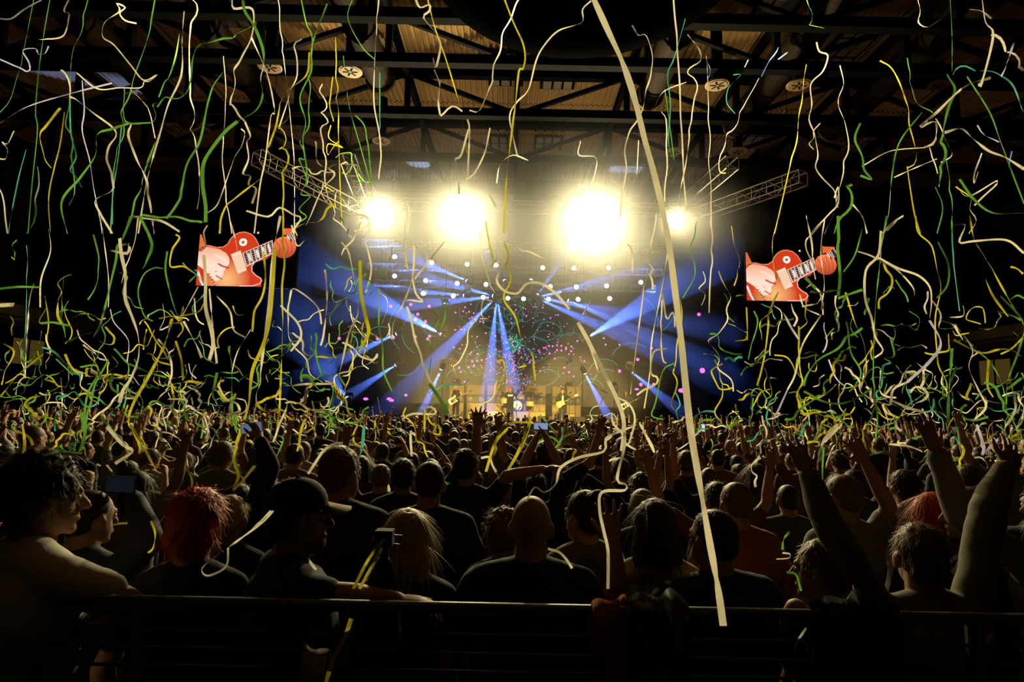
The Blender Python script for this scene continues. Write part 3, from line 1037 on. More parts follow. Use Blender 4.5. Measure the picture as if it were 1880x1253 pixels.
        for sx in (-1, 1):
            fm.cap((sx * 0.105, -0.05, 0.045), (sx * 0.122, 0.15, 0.035), 0.047, 0.040, 10)
            fm.box((sx * 0.113, 0.05, 0.012), (0.085, 0.27, 0.022))
            fm.cap((sx * 0.105, -0.045, 0.04), (sx * 0.105, -0.04, 0.10), 0.045, 0.045, 10)
        s.shoes = remesh_later(fm, M_SHOE, 0.014, 2, 0.5, name='shoes')
        # ---- hair
        s.hair = None
        s.style = hair
        s.strands = None
        hm = Prims()
        rough, rs = 0.012, 0.02
        if hair == 'short':
            hm.ellipsoid(H(0, -0.018, 0.040), (0.082, 0.098, 0.094), Rh, 16, 12)
            hm.ellipsoid(H(0, -0.048, -0.012), (0.070, 0.066, 0.062), Rh, 14, 10)
        elif hair == 'crop':
            hm.ellipsoid(H(0, -0.016, 0.034), (0.079, 0.094, 0.091), Rh, 16, 12)
            hm.ellipsoid(H(0, -0.046, -0.010), (0.067, 0.062, 0.056), Rh, 14, 10)
            rough = 0.003
        elif hair == 'curly':
            hm.ellipsoid(H(0, -0.02, 0.055), (0.092, 0.105, 0.098), Rh, 16, 12)
            hm.ellipsoid(H(0, -0.055, -0.005), (0.075, 0.062, 0.062), Rh, 14, 10)
            rough, rs = 0.035, 0.022
        elif hair == 'bob':
            hm.ellipsoid(H(0, -0.018, 0.035), (0.092, 0.104, 0.100), Rh, 16, 12)
            hm.ellipsoid(H(0, -0.035, -0.055), (0.100, 0.088, 0.085), Rh, 14, 10)
            hm.ellipsoid(H(0, -0.045, -0.10), (0.092, 0.070, 0.05), Rh, 14, 10)
        elif hair == 'long':
            hm.ellipsoid(H(0, -0.018, 0.035), (0.088, 0.103, 0.098), Rh, 16, 12)
            hm.loft([(H(0, -0.06, -0.38), 0.075, 0.022), (H(0, -0.065, -0.32), 0.105, 0.034), (H(0, -0.06, -0.2), 0.112, 0.045), (H(0, -0.045, -0.08), 0.102, 0.065), (H(0, -0.03, 0.03), 0.085, 0.085)], 18)
            rough = 0.018
        elif hair == 'tail':
            hm.ellipsoid(H(0, -0.018, 0.035), (0.082, 0.099, 0.095), Rh, 16, 12)
            hm.ellipsoid(H(0, -0.045, -0.015), (0.070, 0.066, 0.062), Rh, 14, 10)
            hm.cap(H(0, -0.11, 0.03), H(0, -0.15, -0.06), 0.03, 0.034, 10)
            hm.cap(H(0, -0.15, -0.06), H(0, -0.13, -0.2), 0.034, 0.014, 10)
        elif hair == 'bun':
            hm.ellipsoid(H(0, -0.018, 0.035), (0.082, 0.099, 0.095), Rh, 16, 12)
            hm.ellipsoid(H(0, -0.045, -0.015), (0.070, 0.066, 0.062), Rh, 14, 10)
            hm.ellipsoid(H(0, -0.09, 0.10), (0.042, 0.042, 0.042), Rh, 12, 8)
        elif hair == 'full':
            hm.ellipsoid(H(0, -0.015, 0.06), (0.098, 0.11, 0.10), Rh, 16, 12)
            hm.ellipsoid(H(0, -0.05, -0.01), (0.092, 0.075, 0.085), Rh, 14, 10)
            rough, rs = 0.022, 0.03
        if hair != 'bald':
            s.hair = remesh_later(hm, M_HAIR, 0.008, 2, 0.35, rough=rough, rscale=rs, name='hair')

    def spawn(s, loc, rz, scale, label, mats, group=None, name='person', cat='person'):
        t = empty(name, loc, rz, label, cat, group)
        t.scale = (scale,) * 3
        for nm, h in (('body', s.body), ('eyes', s.eyes), ('hair', s.hair), ('shirt', s.shirt), ('trousers', s.trousers), ('shoes', s.shoes)):
            if h is None:
                continue
            o = link(nm, h['mesh'], t)
            mt = mats.get(nm)
            if mt is not None:
                o.material_slots[0].link = 'OBJECT'
                o.material_slots[0].material = mt
            if nm == 'hair' and s.style in STYLE:
                if s.strands is None:
                    s.strands = strand_mesh(h['mesh'], s)
                q = tag(link('hair_strands', s.strands, o), kind='stuff')
                if mt is not None:
                    q.material_slots[0].link = 'OBJECT'
                    q.material_slots[0].material = mt
        return t


def merged_mesh(p, name, mats):
    """the whole figure as one mesh with a material slot for each part"""
    me = bpy.data.meshes.new(name)
    V, F, MI = [], [], []
    for i, h in enumerate((p.body, p.hair, p.shirt, p.trousers)):
        if h is None:
            continue
        src = h['mesh']
        k = len(V)
        V += [v.co[:] for v in src.vertices]
        F += [tuple(a + k for a in f.vertices) for f in src.polygons]
        MI += [i] * len(src.polygons)
    me.from_pydata(V, [], F)
    for mt in mats:
        me.materials.append(mt)
    me.polygons.foreach_set('material_index', MI)
    me.polygons.foreach_set('use_smooth', [True] * len(F))
    me.update()
    return me
# ------------------------------------------------------------------ the people close to the rail
def wl(loc, rz, sc, p):
    """world point to the local frame of a person"""
    v = Vector(p) - Vector(loc)
    return (Matrix.Rotation(-rz, 3, 'Z') @ v) / sc


HEROES = []


def hero(px, ytop, d, rz, label, hair='short', hm=None, sm=None, sleeve='short', arms=('down', 'down'), hyaw=0.0, tilt=0.0, bulk=1.0, female=False, fine=0.009, curl=0.2, spread=0.16):
    top = P(px, ytop, d)
    sc = top.z / (1.735 if hair == 'bald' else 1.775)
    loc = Vector((top.x, d, 0))
    AA = []
    for a in arms:
        if isinstance(a, str):
            AA.append(a)
        else:
            e, w, n, cu = a
            AA.append((wl(loc, rz, sc, P(*e)), wl(loc, rz, sc, P(*w)), Matrix.Rotation(-rz, 3, 'Z') @ Vector(n), cu))
    pr = Person(AA, hyaw, tilt, bulk, hair, sleeve, 0.0, fine, female, spread=spread)
    HEROES.append((pr, loc, rz, sc, label, {'hair': hm or M_HAIR, 'shirt': sm or M_CBLACK}))
    return pr


UPN = (0, 1, 0)
hA = hero(80, 835, 2.05, R(-28), 'curly-haired man in an off-white T-shirt with hand on hip at the bottom left', 'curly', M_HAIR, M_CWHITE, arms=('down', ((236, 1105, 2.02), (150, 1135, 2.25), (-1, 0, 0), 0.5)), hyaw=R(-18), bulk=1.12)
hB = hero(166, 893, 2.55, R(-12), 'man in a navy jacket holding up a dark phone', 'crop', M_HAIR, M_CNAVY, 'long', arms=('down', ((275, 992, 2.45), (243, 912, 2.6), (-1, 0.2, 0), 0.5)), hyaw=R(-8))
hC = hero(362, 905, 2.3, R(5), 'woman with bright red full hair in a black top', 'full', M_HAIRR, M_CBLACK, female=True, arms=('down', 'fold'))
hD = hero(424, 905, 2.95, 0, 'blonde woman half hidden behind the red-haired woman', 'tail', M_HAIRB, M_CBLACK, female=True)
hE = hero(545, 878, 2.2, R(-55), 'bearded man in a dark baseball cap resting his arm on the rail', 'short', M_HAIR, M_CBLACK, 'short', arms=('down', ((612, 1092, 2.02), (728, 1103, 1.98), (0, 0, -1), 0.45)), hyaw=R(-8), bulk=1.2, fine=0.007)
hF = hero(627, 816, 2.95, R(-8), 'tall broad man in a dark jacket behind the man with the cap', 'short', M_HAIRN, M_CBLACK, 'long', bulk=1.22, hyaw=R(-20))
hG = hero(748, 931, 2.35, R(4), 'woman with straight shoulder-length blonde hair in black', 'bob', M_HAIRB, M_CBLACK, female=True, hyaw=R(8))
hH = hero(790, 842, 3.3, 0, 'broad-backed man in black behind the blonde woman', 'crop', M_HAIR, M_CBLACK, 'long', bulk=1.2)
hI = hero(741, 840, 4.2, R(6), 'short-haired man with glowing ear behind the blonde woman', 'short', M_HAIR, M_CNAVY)
hJ = hero(858, 822, 4.2, 0, 'man with one hand raised high before the stage and one arm stretched sideways', 'short', M_HAIR, M_CBLACK, arms=(((873, 832, 4.3), (876, 783, 4.4), UPN, 0.1), ((930, 874, 4.1), (997, 862, 4.0), (0, 0, -1), 0.15)), spread=0.24, fine=0.008, hyaw=R(-25))
hK = hero(976, 921, 2.35, R(-2), 'bald broad-shouldered man in a black T-shirt at the centre', 'bald', None, M_CBLACK, bulk=1.28)
hL = hero(926, 936, 2.95, R(3), 'curly light-haired person peeking out beside the bald man', 'curly', M_HAIRN, M_CBLACK, female=True)
hM = hero(1074, 896, 2.85, R(18), 'woman in a patterned top raising an open hand', 'bun', M_HAIR, M_CPAT, female=True, arms=('down', ((1133, 1070, 2.5), (1126, 992, 2.5), UPN, 0.12)), spread=0.26, fine=0.007, hyaw=R(22))
hN = hero(1203, 912, 2.6, R(-3), 'woman with long dark hair in a beige top', 'long', M_HAIR, M_CBEIGE, 'none', female=True)
hP = hero(1180, 893, 3.6, R(4), 'grey-haired man behind the long-haired woman', 'crop', M_HAIRG, M_CBLACK)
hQ = hero(1312, 928, 2.35, R(14), 'heavy man with receding hair in black at the rail', 'crop', M_HAIR, M_CBLACK, bulk=1.35, hyaw=R(12))
hR = hero(1352, 880, 3.2, R(10), 'man in a rust-coloured shirt behind the heavy man', 'crop', M_HAIRN, M_CRUST, bulk=1.15)
hS = hero(1690, 956, 2.2, R(4), 'person in an olive long-sleeved shirt with both arms thrown up', 'short', M_HAIRN, M_COLIVE, 'long', arms=(((1522, 968, 2.25), (1481, 868, 2.35), UPN, 0.12), ((1812, 938, 2.3), (1846, 858, 2.4), UPN, 0.15)), spread=0.22, fine=0.007, hyaw=R(-14))
hT = hero(1548, 866, 3.2, R(10), 'short-haired man with one bare arm raised, behind the olive sleeve', 'crop', M_HAIRN, M_CGREY, arms=('down', ((1632, 930, 3.15), (1590, 852, 3.2), UPN, 0.15)), hyaw=R(12))
hU = hero(1712, 902, 3.1, R(8), 'woman with red hair right of the raised olive sleeve', 'bob', M_HAIRR, M_CBLACK, female=True)
hV = hero(1782, 892, 2.9, R(48), 'short-haired man turned to the left at the far right', 'short', M_HAIRN, M_CBLACK, hyaw=R(20))
hW = hero(1660, 860, 4.0, 0, 'dark-haired person in a pale shirt behind the olive-shirted one', 'short', M_HAIR, M_CWHITE)
hX = hero(1512, 986, 2.3, R(50), 'person in a black T-shirt with pale lettering on the back', 'short', M_HAIRN, M_CBLACK, arms=(((1462, 1120, 2.05), (1440, 1180, 2.2), (1, 0, 0), 0.3), 'down'), female=True)
hY = hero(1932, 872, 2.6, R(10), 'person in a grey jacket cut off by the right edge', 'short', M_HAIR, M_CGREY, 'long', arms=('upv', 'down'))
hZ = hero(985, 866, 4.6, 0, 'person filming with a bright phone held up in both hands', 'short', M_HAIR, M_CBLACK, arms=(((962, 852, 4.5), (985, 803, 4.6), (1, 0.2, 0), 0.5), ((1024, 850, 4.5), (1002, 803, 4.6), (-1, 0.2, 0), 0.5)))
hPL = hero(512, 886, 3.3, R(5), 'person behind the cap man holding a lit phone up with one hand', 'short', M_HAIR, M_CBLACK, 'long', arms=(((494, 858, 3.2), (478, 808, 3.2), (-1, 0.2, 0), 0.5), 'down'))

# ------------------------------------------------------------------ kinds of people in the crowd
KINDS = [dict(arms=('down', 'down'), hair='short'), dict(arms=('down', 'down'), hair='long', female=True), dict(arms=('upv', 'upv'), hair='short'), dict(arms=('up', 'down'), hair='crop', bulk=1.15),
         dict(arms=('clap', 'clap'), hair='tail', female=True), dict(arms=('down', 'up'), hair='bob', female=True), dict(arms=('up', 'up'), hair='curly'), dict(arms=('fold', 'fold'), hair='bald', bulk=1.2),
         dict(arms=('phone', 'phone'), hair='bun', female=True), dict(arms=('down', 'down'), hair='crop', bulk=1.2, sleeve='long')]
KTXT = ['spectator with short hair and arms down', 'spectator with long hair and arms down', 'short-haired spectator with both arms up', 'crop-haired spectator with left arm up', 'spectator with ponytail clapping overhead',
        'spectator with bobbed hair and right arm up', 'curly-haired spectator with both arms high', 'bald spectator with folded arms', 'spectator with hair bun holding hands up', 'broad crop-haired spectator in long sleeves']
ARCH = [Person(fine=0.012, **k) for k in KINDS]
LOW = [Person(fine=0.034, **KINDS[k]) for k in (0, 1, 2, 3, 6)]
for p in LOW:
    for h in (p.body, p.shirt, p.trousers, p.hair):
        for hd, tmp, mts, nm in PENDING:
            if hd is h:
                tmp.modifiers['r'].voxel_size = 0.034 if nm != 'hair' else 0.03
                if 's' in tmp.modifiers:
                    tmp.modifiers['s'].iterations = 1
                tmp.modifiers['c'].ratio = 0.45
for p in ARCH:
    for h in (p.body, p.shirt, p.trousers, p.hair):
        for hd, tmp, mts, nm in PENDING:
            if hd is h:
                tmp.modifiers['c'].ratio = 0.16

# ---- members of the band use the same bodies; they face the hall
YB = 29.5


def bandxy(px):
    return P(px, 768, YB).x


def bloc(px, sc):
    return Vector((bandxy(px), YB, SZ)), sc


BAND = []


def band(px, y, rz, sc, label, hair, hm, sm, sleeve, arms, bulk=1.0, hyaw=0, tm=None, female=False):
    pr = Person(arms, hyaw, -0.1, bulk, hair, sleeve, 0.0, 0.010, female)
    BAND.append((pr, Vector((P(px, 768, y).x, y, SZ)), rz, sc, label, {'hair': hm, 'shirt': sm, 'trousers': tm or M_JEANS}))
    return pr


# local frame: +y is the way they face; right hand is +x
bandB = band(836, 29.4, R(180), 1.03, 'bass player in a black sleeveless shirt with a white bass at stage left', 'long', M_HAIRB, M_CBLACK, 'none',
             [((-0.36, 0.10, 1.20), (-0.40, 0.30, 1.28), (0, 0, 1), 0.5), ((0.33, 0.02, 1.17), (0.13, 0.20, 1.02), (0, -1, 0), 0.5)], tm=M_CBLACK)
bandS = band(936, 29.1, R(180), 1.0, 'singer in a black T-shirt with white lettering at the centre of the stage', 'full', M_HAIRR, M_CBLACK, 'short',
             [((-0.40, 0.05, 1.22), (-0.52, 0.10, 1.42), (0, 1, 0), 0.2), ((0.34, 0.0, 1.18), (0.38, 0.05, 0.93), (0, 1, 0), 0.3)])
bandG = band(1032, 29.3, R(184), 1.0, 'guitarist in a black suit and pale tie with a sunburst guitar', 'curly', M_HAIR, M_CBLACK, 'long',
             [((-0.38, 0.10, 1.22), (-0.44, 0.32, 1.25), (0, 0, 1), 0.5), ((0.32, 0.02, 1.16), (0.12, 0.20, 1.00), (0, -1, 0), 0.5)])
bandR = band(1149, 29.6, R(176), 0.96, 'guitarist with a white and black guitar at the right of the stage', 'long', M_HAIRN, M_CNAVY, 'long',
             [((-0.38, 0.10, 1.22), (-0.44, 0.32, 1.25), (0, 0, 1), 0.5), ((0.32, 0.02, 1.16), (0.12, 0.20, 1.00), (0, -1, 0), 0.5)])
bandD = band(953, 32.3, R(180), 0.98, 'drummer seated high behind the drum kit with an arm raised', 'short', M_HAIRN, M_CBLACK, 'none',
             [((-0.34, 0.10, 1.30), (-0.38, 0.28, 1.48), (0, 1, 0), 0.7), ((0.34, 0.08, 1.20), (0.25, 0.30, 1.18), (0, 0, -1), 0.7)])

flush()

for pr, loc, rz, sc, label, ms in HEROES:
    pr.root = pr.spawn(loc, rz, sc, label, ms, 'spectators close to the rail')
for pr, loc, rz, sc, label, ms in BAND:
    if pr is bandD:
        loc = loc + Vector((0, 0, 0.30))
    pr.root = pr.spawn(loc, rz, sc, label, ms, 'band on stage', name='person', cat='musician')

# ------------------------------------------------------------------ the crowd behind them
rng = np.random.default_rng(11)
pts = []
grid = {}
occupied = [(h[1].x, h[1].y) for h in HEROES]


def ok(x, y, r):
    gx, gy = int(x // 1.0), int(y // 1.0)
    for i in range(gx - 1, gx + 2):
        for j in range(gy - 1, gy + 2):
            for (a, b) in grid.get((i, j), ()):
                if (a - x) ** 2 + (b - y) ** 2 < r * r:
                    return False
    return True


for (x, y) in occupied:
    grid.setdefault((int(x // 1), int(y // 1)), []).append((x, y))
for tries in range(26000):
    y = 3.2 + (26.6 - 3.2) * math.sqrt(rng.random())
    x = (rng.random() * 2 - 1) * min(23.5, 0.93 * y + 0.6)
    if not ok(x, y, 0.60 if y < 8 else 0.66):
        continue
    grid.setdefault((int(x // 1), int(y // 1)), []).append((x, y))
    pts.append((x, y))
pts.sort(key=lambda p: p[1])
N_IND = 268
arch_far = [merged_mesh(p, 'spectator', [M_SKIN, M_HAIRX, M_CMIX, M_JEANS]) for p in ARCH]
ORD = lambda n: '%d%s' % (n, 'th' if 10 <= n % 100 <= 20 else {1: 'st', 2: 'nd', 3: 'rd'}.get(n % 10, 'th'))
ORDW = 'one two three four five six seven eight nine ten eleven twelve thirteen'.split()
ind = pts[:N_IND]
rowlen = 24
rows_ = [sorted(ind[i:i + rowlen]) for i in range(0, len(ind), rowlen)]
for ri, row in enumerate(rows_):
    for xi, (x, y) in enumerate(row):
        k = int(rng.choice(10, p=[0.19, 0.12, 0.08, 0.09, 0.07, 0.08, 0.07, 0.06, 0.06, 0.18]))
        sc = float(rng.normal(0.985, 0.045))
        if y < 5:
            sc = min(sc, 1.0)
        if y > 6:
            sc *= 0.975
        if KINDS[k].get('female'):
            sc *= 0.95
        rz = float(rng.normal(0, 0.22)) + math.atan2(x, 30 - y) * 0.6
        label = '%s, %s from left in crowd row %s' % (KTXT[k], ORD(xi + 1), ORDW[ri])
        if y < 8.5:
            ARCH[k].spawn((x, y, 0), rz, sc, label, {'hair': M_HAIRX, 'shirt': M_CMIX}, 'crowd in front of the stage')
        else:
            o = tag(link('person', arch_far[k], None, (x, y, 0), (0, 0, rz)), label, 'person', 'crowd in front of the stage')
            o.scale = (sc,) * 3
# the far part of the crowd
V, F, MI = [], [], []
nv = 0
lowm = [merged_mesh(p, 'low', [M_SKIN, M_HAIRX, M_CMIX, M_JEANS]) for p in LOW]
lowa = []
for me in lowm:
    co = np.empty(len(me.vertices) * 3)
    me.vertices.foreach_get('co', co)
    lowa.append((co.reshape(-1, 3), [tuple(f.vertices) for f in me.polygons], [f.material_index for f in me.polygons]))
M_CM = [M_CBLACK, M_CNAVY, M_CGREY, M_CRUST, M_CBEIGE]
M_HM = [M_HAIR, M_HAIRN, M_HAIRB]
slots = [M_SKIN] + M_HM + M_CM + [M_JEANS]
for (x, y) in pts[N_IND:]:
    k = int(rng.choice(5, p=[0.50, 0.25, 0.08, 0.10, 0.07]))
    co, fs, mi = lowa[k]
    sc = float(rng.normal(0.955, 0.04))
    if abs(x) < 5 and k > 1 and rng.random() < 0.7:
        co, fs, mi = lowa[0]
    rz = float(rng.normal(0, 0.3))
    c, s_ = math.cos(rz), math.sin(rz)
    q = co * sc
    V.append(np.column_stack((q[:, 0] * c - q[:, 1] * s_ + x, q[:, 0] * s_ + q[:, 1] * c + y, q[:, 2])))
    hm = 1 + int(rng.choice(3, p=[0.6, 0.3, 0.1]))
    cm = 4 + int(rng.choice(5, p=[0.5, 0.18, 0.15, 0.1, 0.07]))
    mp = (0, hm, cm, 9)
    F += [tuple(a + nv for a in f) for f in fs]
    MI += [mp[a] for a in mi]
    nv += len(co)
if V:
    me = bpy.data.meshes.new('far_crowd')
    me.from_pydata(np.concatenate(V).tolist(), [], F)
    for mt in slots:
        me.materials.append(mt)
    me.polygons.foreach_set('material_index', MI)
    me.polygons.foreach_set('use_smooth', [True] * len(F))
    tag(link('far_crowd', me), 'dense far crowd of heads and raised hands in front of the stage', 'crowd', kind='stuff')
print('CROWD', len(pts), 'far tris', len(F))
# ------------------------------------------------------------------ video screens
def paint_screen(nx=210, ny=128):
    X, Y = np.meshgrid((np.arange(nx) + 0.5) / nx * 1330 + 240, (np.arange(ny) + 0.5) / ny * 813 + 155)
    img = np.zeros((ny, nx, 3)) + 0.0

    def inside(poly):
        r = np.zeros(X.shape, bool)
        n = len(poly)
        for i in range(n):
            x1, y1 = poly[i]
            x2, y2 = poly[(i + 1) % n]
            if y1 == y2:
                continue
            c = ((y1 > Y) != (y2 > Y)) & (X < (x2 - x1) * (Y - y1) / (y2 - y1) + x1)
            r ^= c
        return r

    def dist(path):
        d = np.full(X.shape, 1e9)
        for (x1, y1), (x2, y2) in zip(path[:-1], path[1:]):
            L = (x2 - x1) ** 2 + (y2 - y1) ** 2
            t = np.clip(((X - x1) * (x2 - x1) + (Y - y1) * (y2 - y1)) / L, 0, 1)
            d = np.minimum(d, np.hypot(X - x1 - t * (x2 - x1), Y - y1 - t * (y2 - y1)))
        return d

    def put(mask, col):
        img[mask] = col if np.ndim(col) == 1 else col[mask]

    def line(path, w, col, a=1.0):
        k = (np.clip(1.3 - dist(path) / w, 0, 1) * a)[..., None]
        img[:] = img * (1 - k) + np.array(col) * k

    # strap and arm at the left edge
    put(inside([(240, 270), (262, 275), (320, 410), (300, 470), (240, 500)]), (0.75, 0.16, 0.04))
    body = [(240, 480), (300, 425), (380, 425), (470, 447), (560, 440), (625, 395), (650, 330), (700, 270), (770, 232), (840, 222), (920, 245), (985, 300), (1030, 370), (1055, 430),
            (1230, 520), (1160, 590), (1000, 640), (968, 690), (975, 760), (1030, 815), (1100, 850), (1118, 890), (1112, 969), (240, 969)]
    g = np.clip(1 - np.hypot((X - 640) / 330, (Y - 880) / 300), 0, 1)[..., None]
    put(inside(body), np.array((0.62, 0.045, 0.012)) * (1 - g) + np.array((1.0, 0.52, 0.20)) * g)
    line([(300, 425), (380, 422), (470, 445), (560, 438), (625, 393), (650, 330), (700, 270), (770, 232), (840, 224), (920, 247), (985, 302), (1040, 395)], 6, (0.85, 0.35, 0.22))
    line([(1000, 640), (968, 690), (975, 760), (1030, 815), (1095, 850), (1115, 885), (1085, 930), (1000, 955), (820, 962)], 7, (1.0, 0.62, 0.50))
    # dark air under the neck
    # volume knob
    r = np.hypot(X - 828, Y - 365)
    put(r < 54, np.array((0.95, 0.86, 0.72)))
    put(r < 22, np.array((0.35, 0.12, 0.06)))
    # neck with frets
    n0, n1, m0, m1 = (835, 515), (900, 690), (1215, 335), (1240, 500)
    put(inside([n0, m0, m1, n1]), np.array((0.05, 0.022, 0.015)))
    for t in np.linspace(0.0, 1.0, 9):
        a = (n0[0] + (m0[0] - n0[0]) * t, n0[1] + (m0[1] - n0[1]) * t)
        b = (n1[0] + (m1[0] - n1[0]) * t, n1[1] + (m1[1] - n1[1]) * t)
        line([a, b], 6, (0.95, 0.80, 0.66))
    for t in (0.18, 0.45, 0.68, 0.88):
        cx_, cy_ = 868 + (1228 - 868) * t, 602 + (418 - 602) * t
        line([(cx_ - 14, cy_ - 38), (cx_ + 14, cy_ + 38)], 18, (0.95, 0.82, 0.70))
    for t in np.linspace(0.15, 0.85, 5):
        line([(n0[0] + (n1[0] - n0[0]) * t, n0[1] + (n1[1] - n0[1]) * t), (m0[0] + (m1[0] - m0[0]) * t, m0[1] + (m1[1] - m0[1]) * t)], 3, (0.8, 0.55, 0.45), 0.7)
    line([n0, m0], 6, (1.0, 0.55, 0.40))
    line([n1, m1], 9, (1.0, 0.62, 0.52))
    # pickup
    def rot(px, py, a=-0.36, cx0=792, cy0=640):
        return cx0 + px * math.cos(a) - py * math.sin(a) * -1 * -1, cy0 + px * math.sin(a) + py * math.cos(a)
    q = [(675, 535), (800, 478), (905, 745), (790, 800)]
    put(inside(q), np.array((0.95, 0.66, 0.52)))
    for t in np.linspace(0.12, 0.86, 8):
        line([(695 + (785 - 695) * 0 + t * 105, 545 + t * 235), (790 + t * 100, 500 + t * 240)], 8, (0.80, 0.55, 0.30))
    # picking hand
    hp = [(240, 510), (300, 440), (380, 440), (520, 470), (610, 520), (655, 580), (668, 650), (640, 700), (600, 760), (590, 830), (560, 880), (500, 905), (430, 850), (360, 770), (240, 690)]
    sh = np.clip((Y - 430) / 260, 0, 1)[..., None]
    put(inside(hp), np.array((0.95, 0.38, 0.20)) * (1 - sh) + np.array((1.0, 0.72, 0.58)) * sh)
    line([(520, 670), (580, 700), (655, 720)], 14, (0.45, 0.03, 0.01))
    line([(500, 830), (580, 875)], 10, (0.5, 0.05, 0.02))
    line([(455, 545), (560, 590), (640, 650)], 18, (1.0, 0.80, 0.68), 0.7)
    line([(490, 770), (500, 770)], 8, (0.7, 0.15, 0.1))
    # bracelet and cuff
    line([(265, 465), (330, 430)], 9, (0.12, 0.04, 0.02))
    line([(250, 770), (300, 900), (335, 960)], 16, (1.0, 0.85, 0.78))
    for k in range(5):
        line([(395 + k * 22, 815 + k * 38), (415 + k * 22, 805 + k * 38)], 7, (0.12, 0.03, 0.02))
    # fretting hand
    e = np.hypot((X - 1385) / 158, (Y - 425) / 150)
    sh2 = np.clip((Y - 300) / 280, 0, 1)[..., None]
    put(e < 1, np.array((0.95, 0.22, 0.08)) * (1 - sh2) + np.array((0.42, 0.05, 0.02)) * sh2)
    for k in range(4):
        line([(1265 + k * 62, 330 - k * 10), (1330 + k * 55, 430), (1320 + k * 55, 520)], 6, (0.35, 0.03, 0.015), 0.8)
    # end of the neck and the shoulder behind it
    put(inside([(1345, 158), (1530, 160), (1510, 200), (1420, 250), (1350, 262)]), np.array((0.80, 0.13, 0.04)))
    put(inside([(1415, 262), (1525, 178), (1560, 300), (1480, 345)]), np.array((0.06, 0.025, 0.02)))
    for (a, b) in (((1440, 240), (1500, 335)), ((1462, 222), (1515, 318)), ((1510, 185), (1550, 255))):
        line([a, b], 6, (0.95, 0.75, 0.65))
    line([(1420, 265), (1445, 305)], 14, (0.9, 0.7, 0.6))
    r = np.hypot(X - 1020, Y - 232)
    put(r < 14, np.array((1.0, 0.75, 0.6)))
    return img


SCR = paint_screen()
ny_, nx_ = SCR.shape[:2]
SW, SH = 4.75, 2.95
me = bpy.data.meshes.new('picture')
gx = (np.arange(nx_ + 1) / nx_ - 0.5) * SW
gz = (0.5 - np.arange(ny_ + 1) / ny_) * SH
vv = [(x, 0, z) for z in gz for x in gx]
ff = [(j * (nx_ + 1) + i, (j + 1) * (nx_ + 1) + i, (j + 1) * (nx_ + 1) + i + 1, j * (nx_ + 1) + i + 1) for j in range(ny_) for i in range(nx_)]
me.from_pydata(vv, [], ff)
ca = me.color_attributes.new('Col', 'FLOAT_COLOR', 'CORNER')
cols = np.repeat(SCR.reshape(-1, 3), 4, axis=0)
ca.data.foreach_set('color', np.column_stack((cols, np.ones(len(cols)))).ravel())
M_SCREEN = vcol_emit_mat('led_screen', 1.05)
me.materials.append(M_SCREEN)
for (x0, y0, x1, y1, nm) in ((364, 419, 546, 524, 'left'), (1370, 450, 1540, 554, 'right')):
    dd = 28.2
    c = P((x0 + x1) / 2, (y0 + y1) / 2, dd)
    s = empty('video_screen', c, 0, 'hanging video screen showing a red guitar close-up on the %s' % nm, 'screen', 'side video screens')
    w = (P(x1, (y0 + y1) / 2, dd) - P(x0, (y0 + y1) / 2, dd)).length
    o = link('picture', me, s)
    o.scale = (w / SW, 1, w / SW * 0.99)
    hh = w / SW * SH
    MB().box((0, 0.09, 0), (w + 0.06, 0.16, hh + 0.06)).build('cabinet', M_CASE, s)
    for sx in (-1, 1):
        MB().tube([(sx * w * 0.35, 0.09, hh / 2), (sx * w * 0.35, 0.09, ZR - c.z - 0.1)], 0.02, 6).build('hanging_cable', M_STEEL, s)

# ------------------------------------------------------------------ video wall with dots and swirls
YW = 34.6
M_MAG = mat('led_magenta', (0.1, 0.02, 0.1), 0.5, emit=(1.0, 0.16, 0.80), strength=1.6)
M_PUR = mat('led_violet', (0.05, 0.02, 0.1), 0.5, emit=(0.45, 0.18, 1.0), strength=1.2)
M_TEAL = mat('led_teal', (0.02, 0.08, 0.08), 0.5, emit=(0.02, 0.62, 0.50), strength=0.45)
M_TEALB = mat('led_green', (0.02, 0.08, 0.08), 0.5, emit=(0.05, 0.95, 0.55), strength=0.8)
M_YEL = mat('led_yellow', (0.08, 0.08, 0.02), 0.5, emit=(0.9, 0.65, 0.03), strength=0.8)
pc = P(955, 600, YW)
wallo = empty('video_wall', (pc.x, YW, 0), 0, 'dark video wall behind the band with magenta dots and teal swirls', 'video wall')
wz0, wz1 = P(955, 745, YW).z, P(955, 452, YW).z
wx = 11.6
for i in range(8):
    for j in range(4):
        MB().box((-wx + (i + 0.5) * wx / 4, 0.08, wz0 + (j + 0.5) * (wz1 - wz0) / 4), (wx / 4 - 0.02, 0.12, (wz1 - wz0) / 4 - 0.02)).build('panel', M_CASE, wallo)


def wpt(px, py):
    p = P(px, py, YW - 0.03)
    return Vector((p.x - pc.x, -0.03, p.z))


PXW = YW / FPX
K1 = lambda x, y: (620 + x / 5.7, 440 + y / 5.7)
K2 = lambda x, y: (920 + x / 4.818, 440 + y / 4.818)
mag, pur, yel, teal, tealb = MB(), MB(), MB(), MB(), MB()


def dot(mb, px, py, r, e=1.0):
    p = wpt(px, py)
    n = 10
    mb.add([p + Vector((r * PXW * e * math.cos(2 * math.pi * k / n), 0, r * PXW * math.sin(2 * math.pi * k / n))) for k in range(n)], [tuple(range(n))[::-1]])


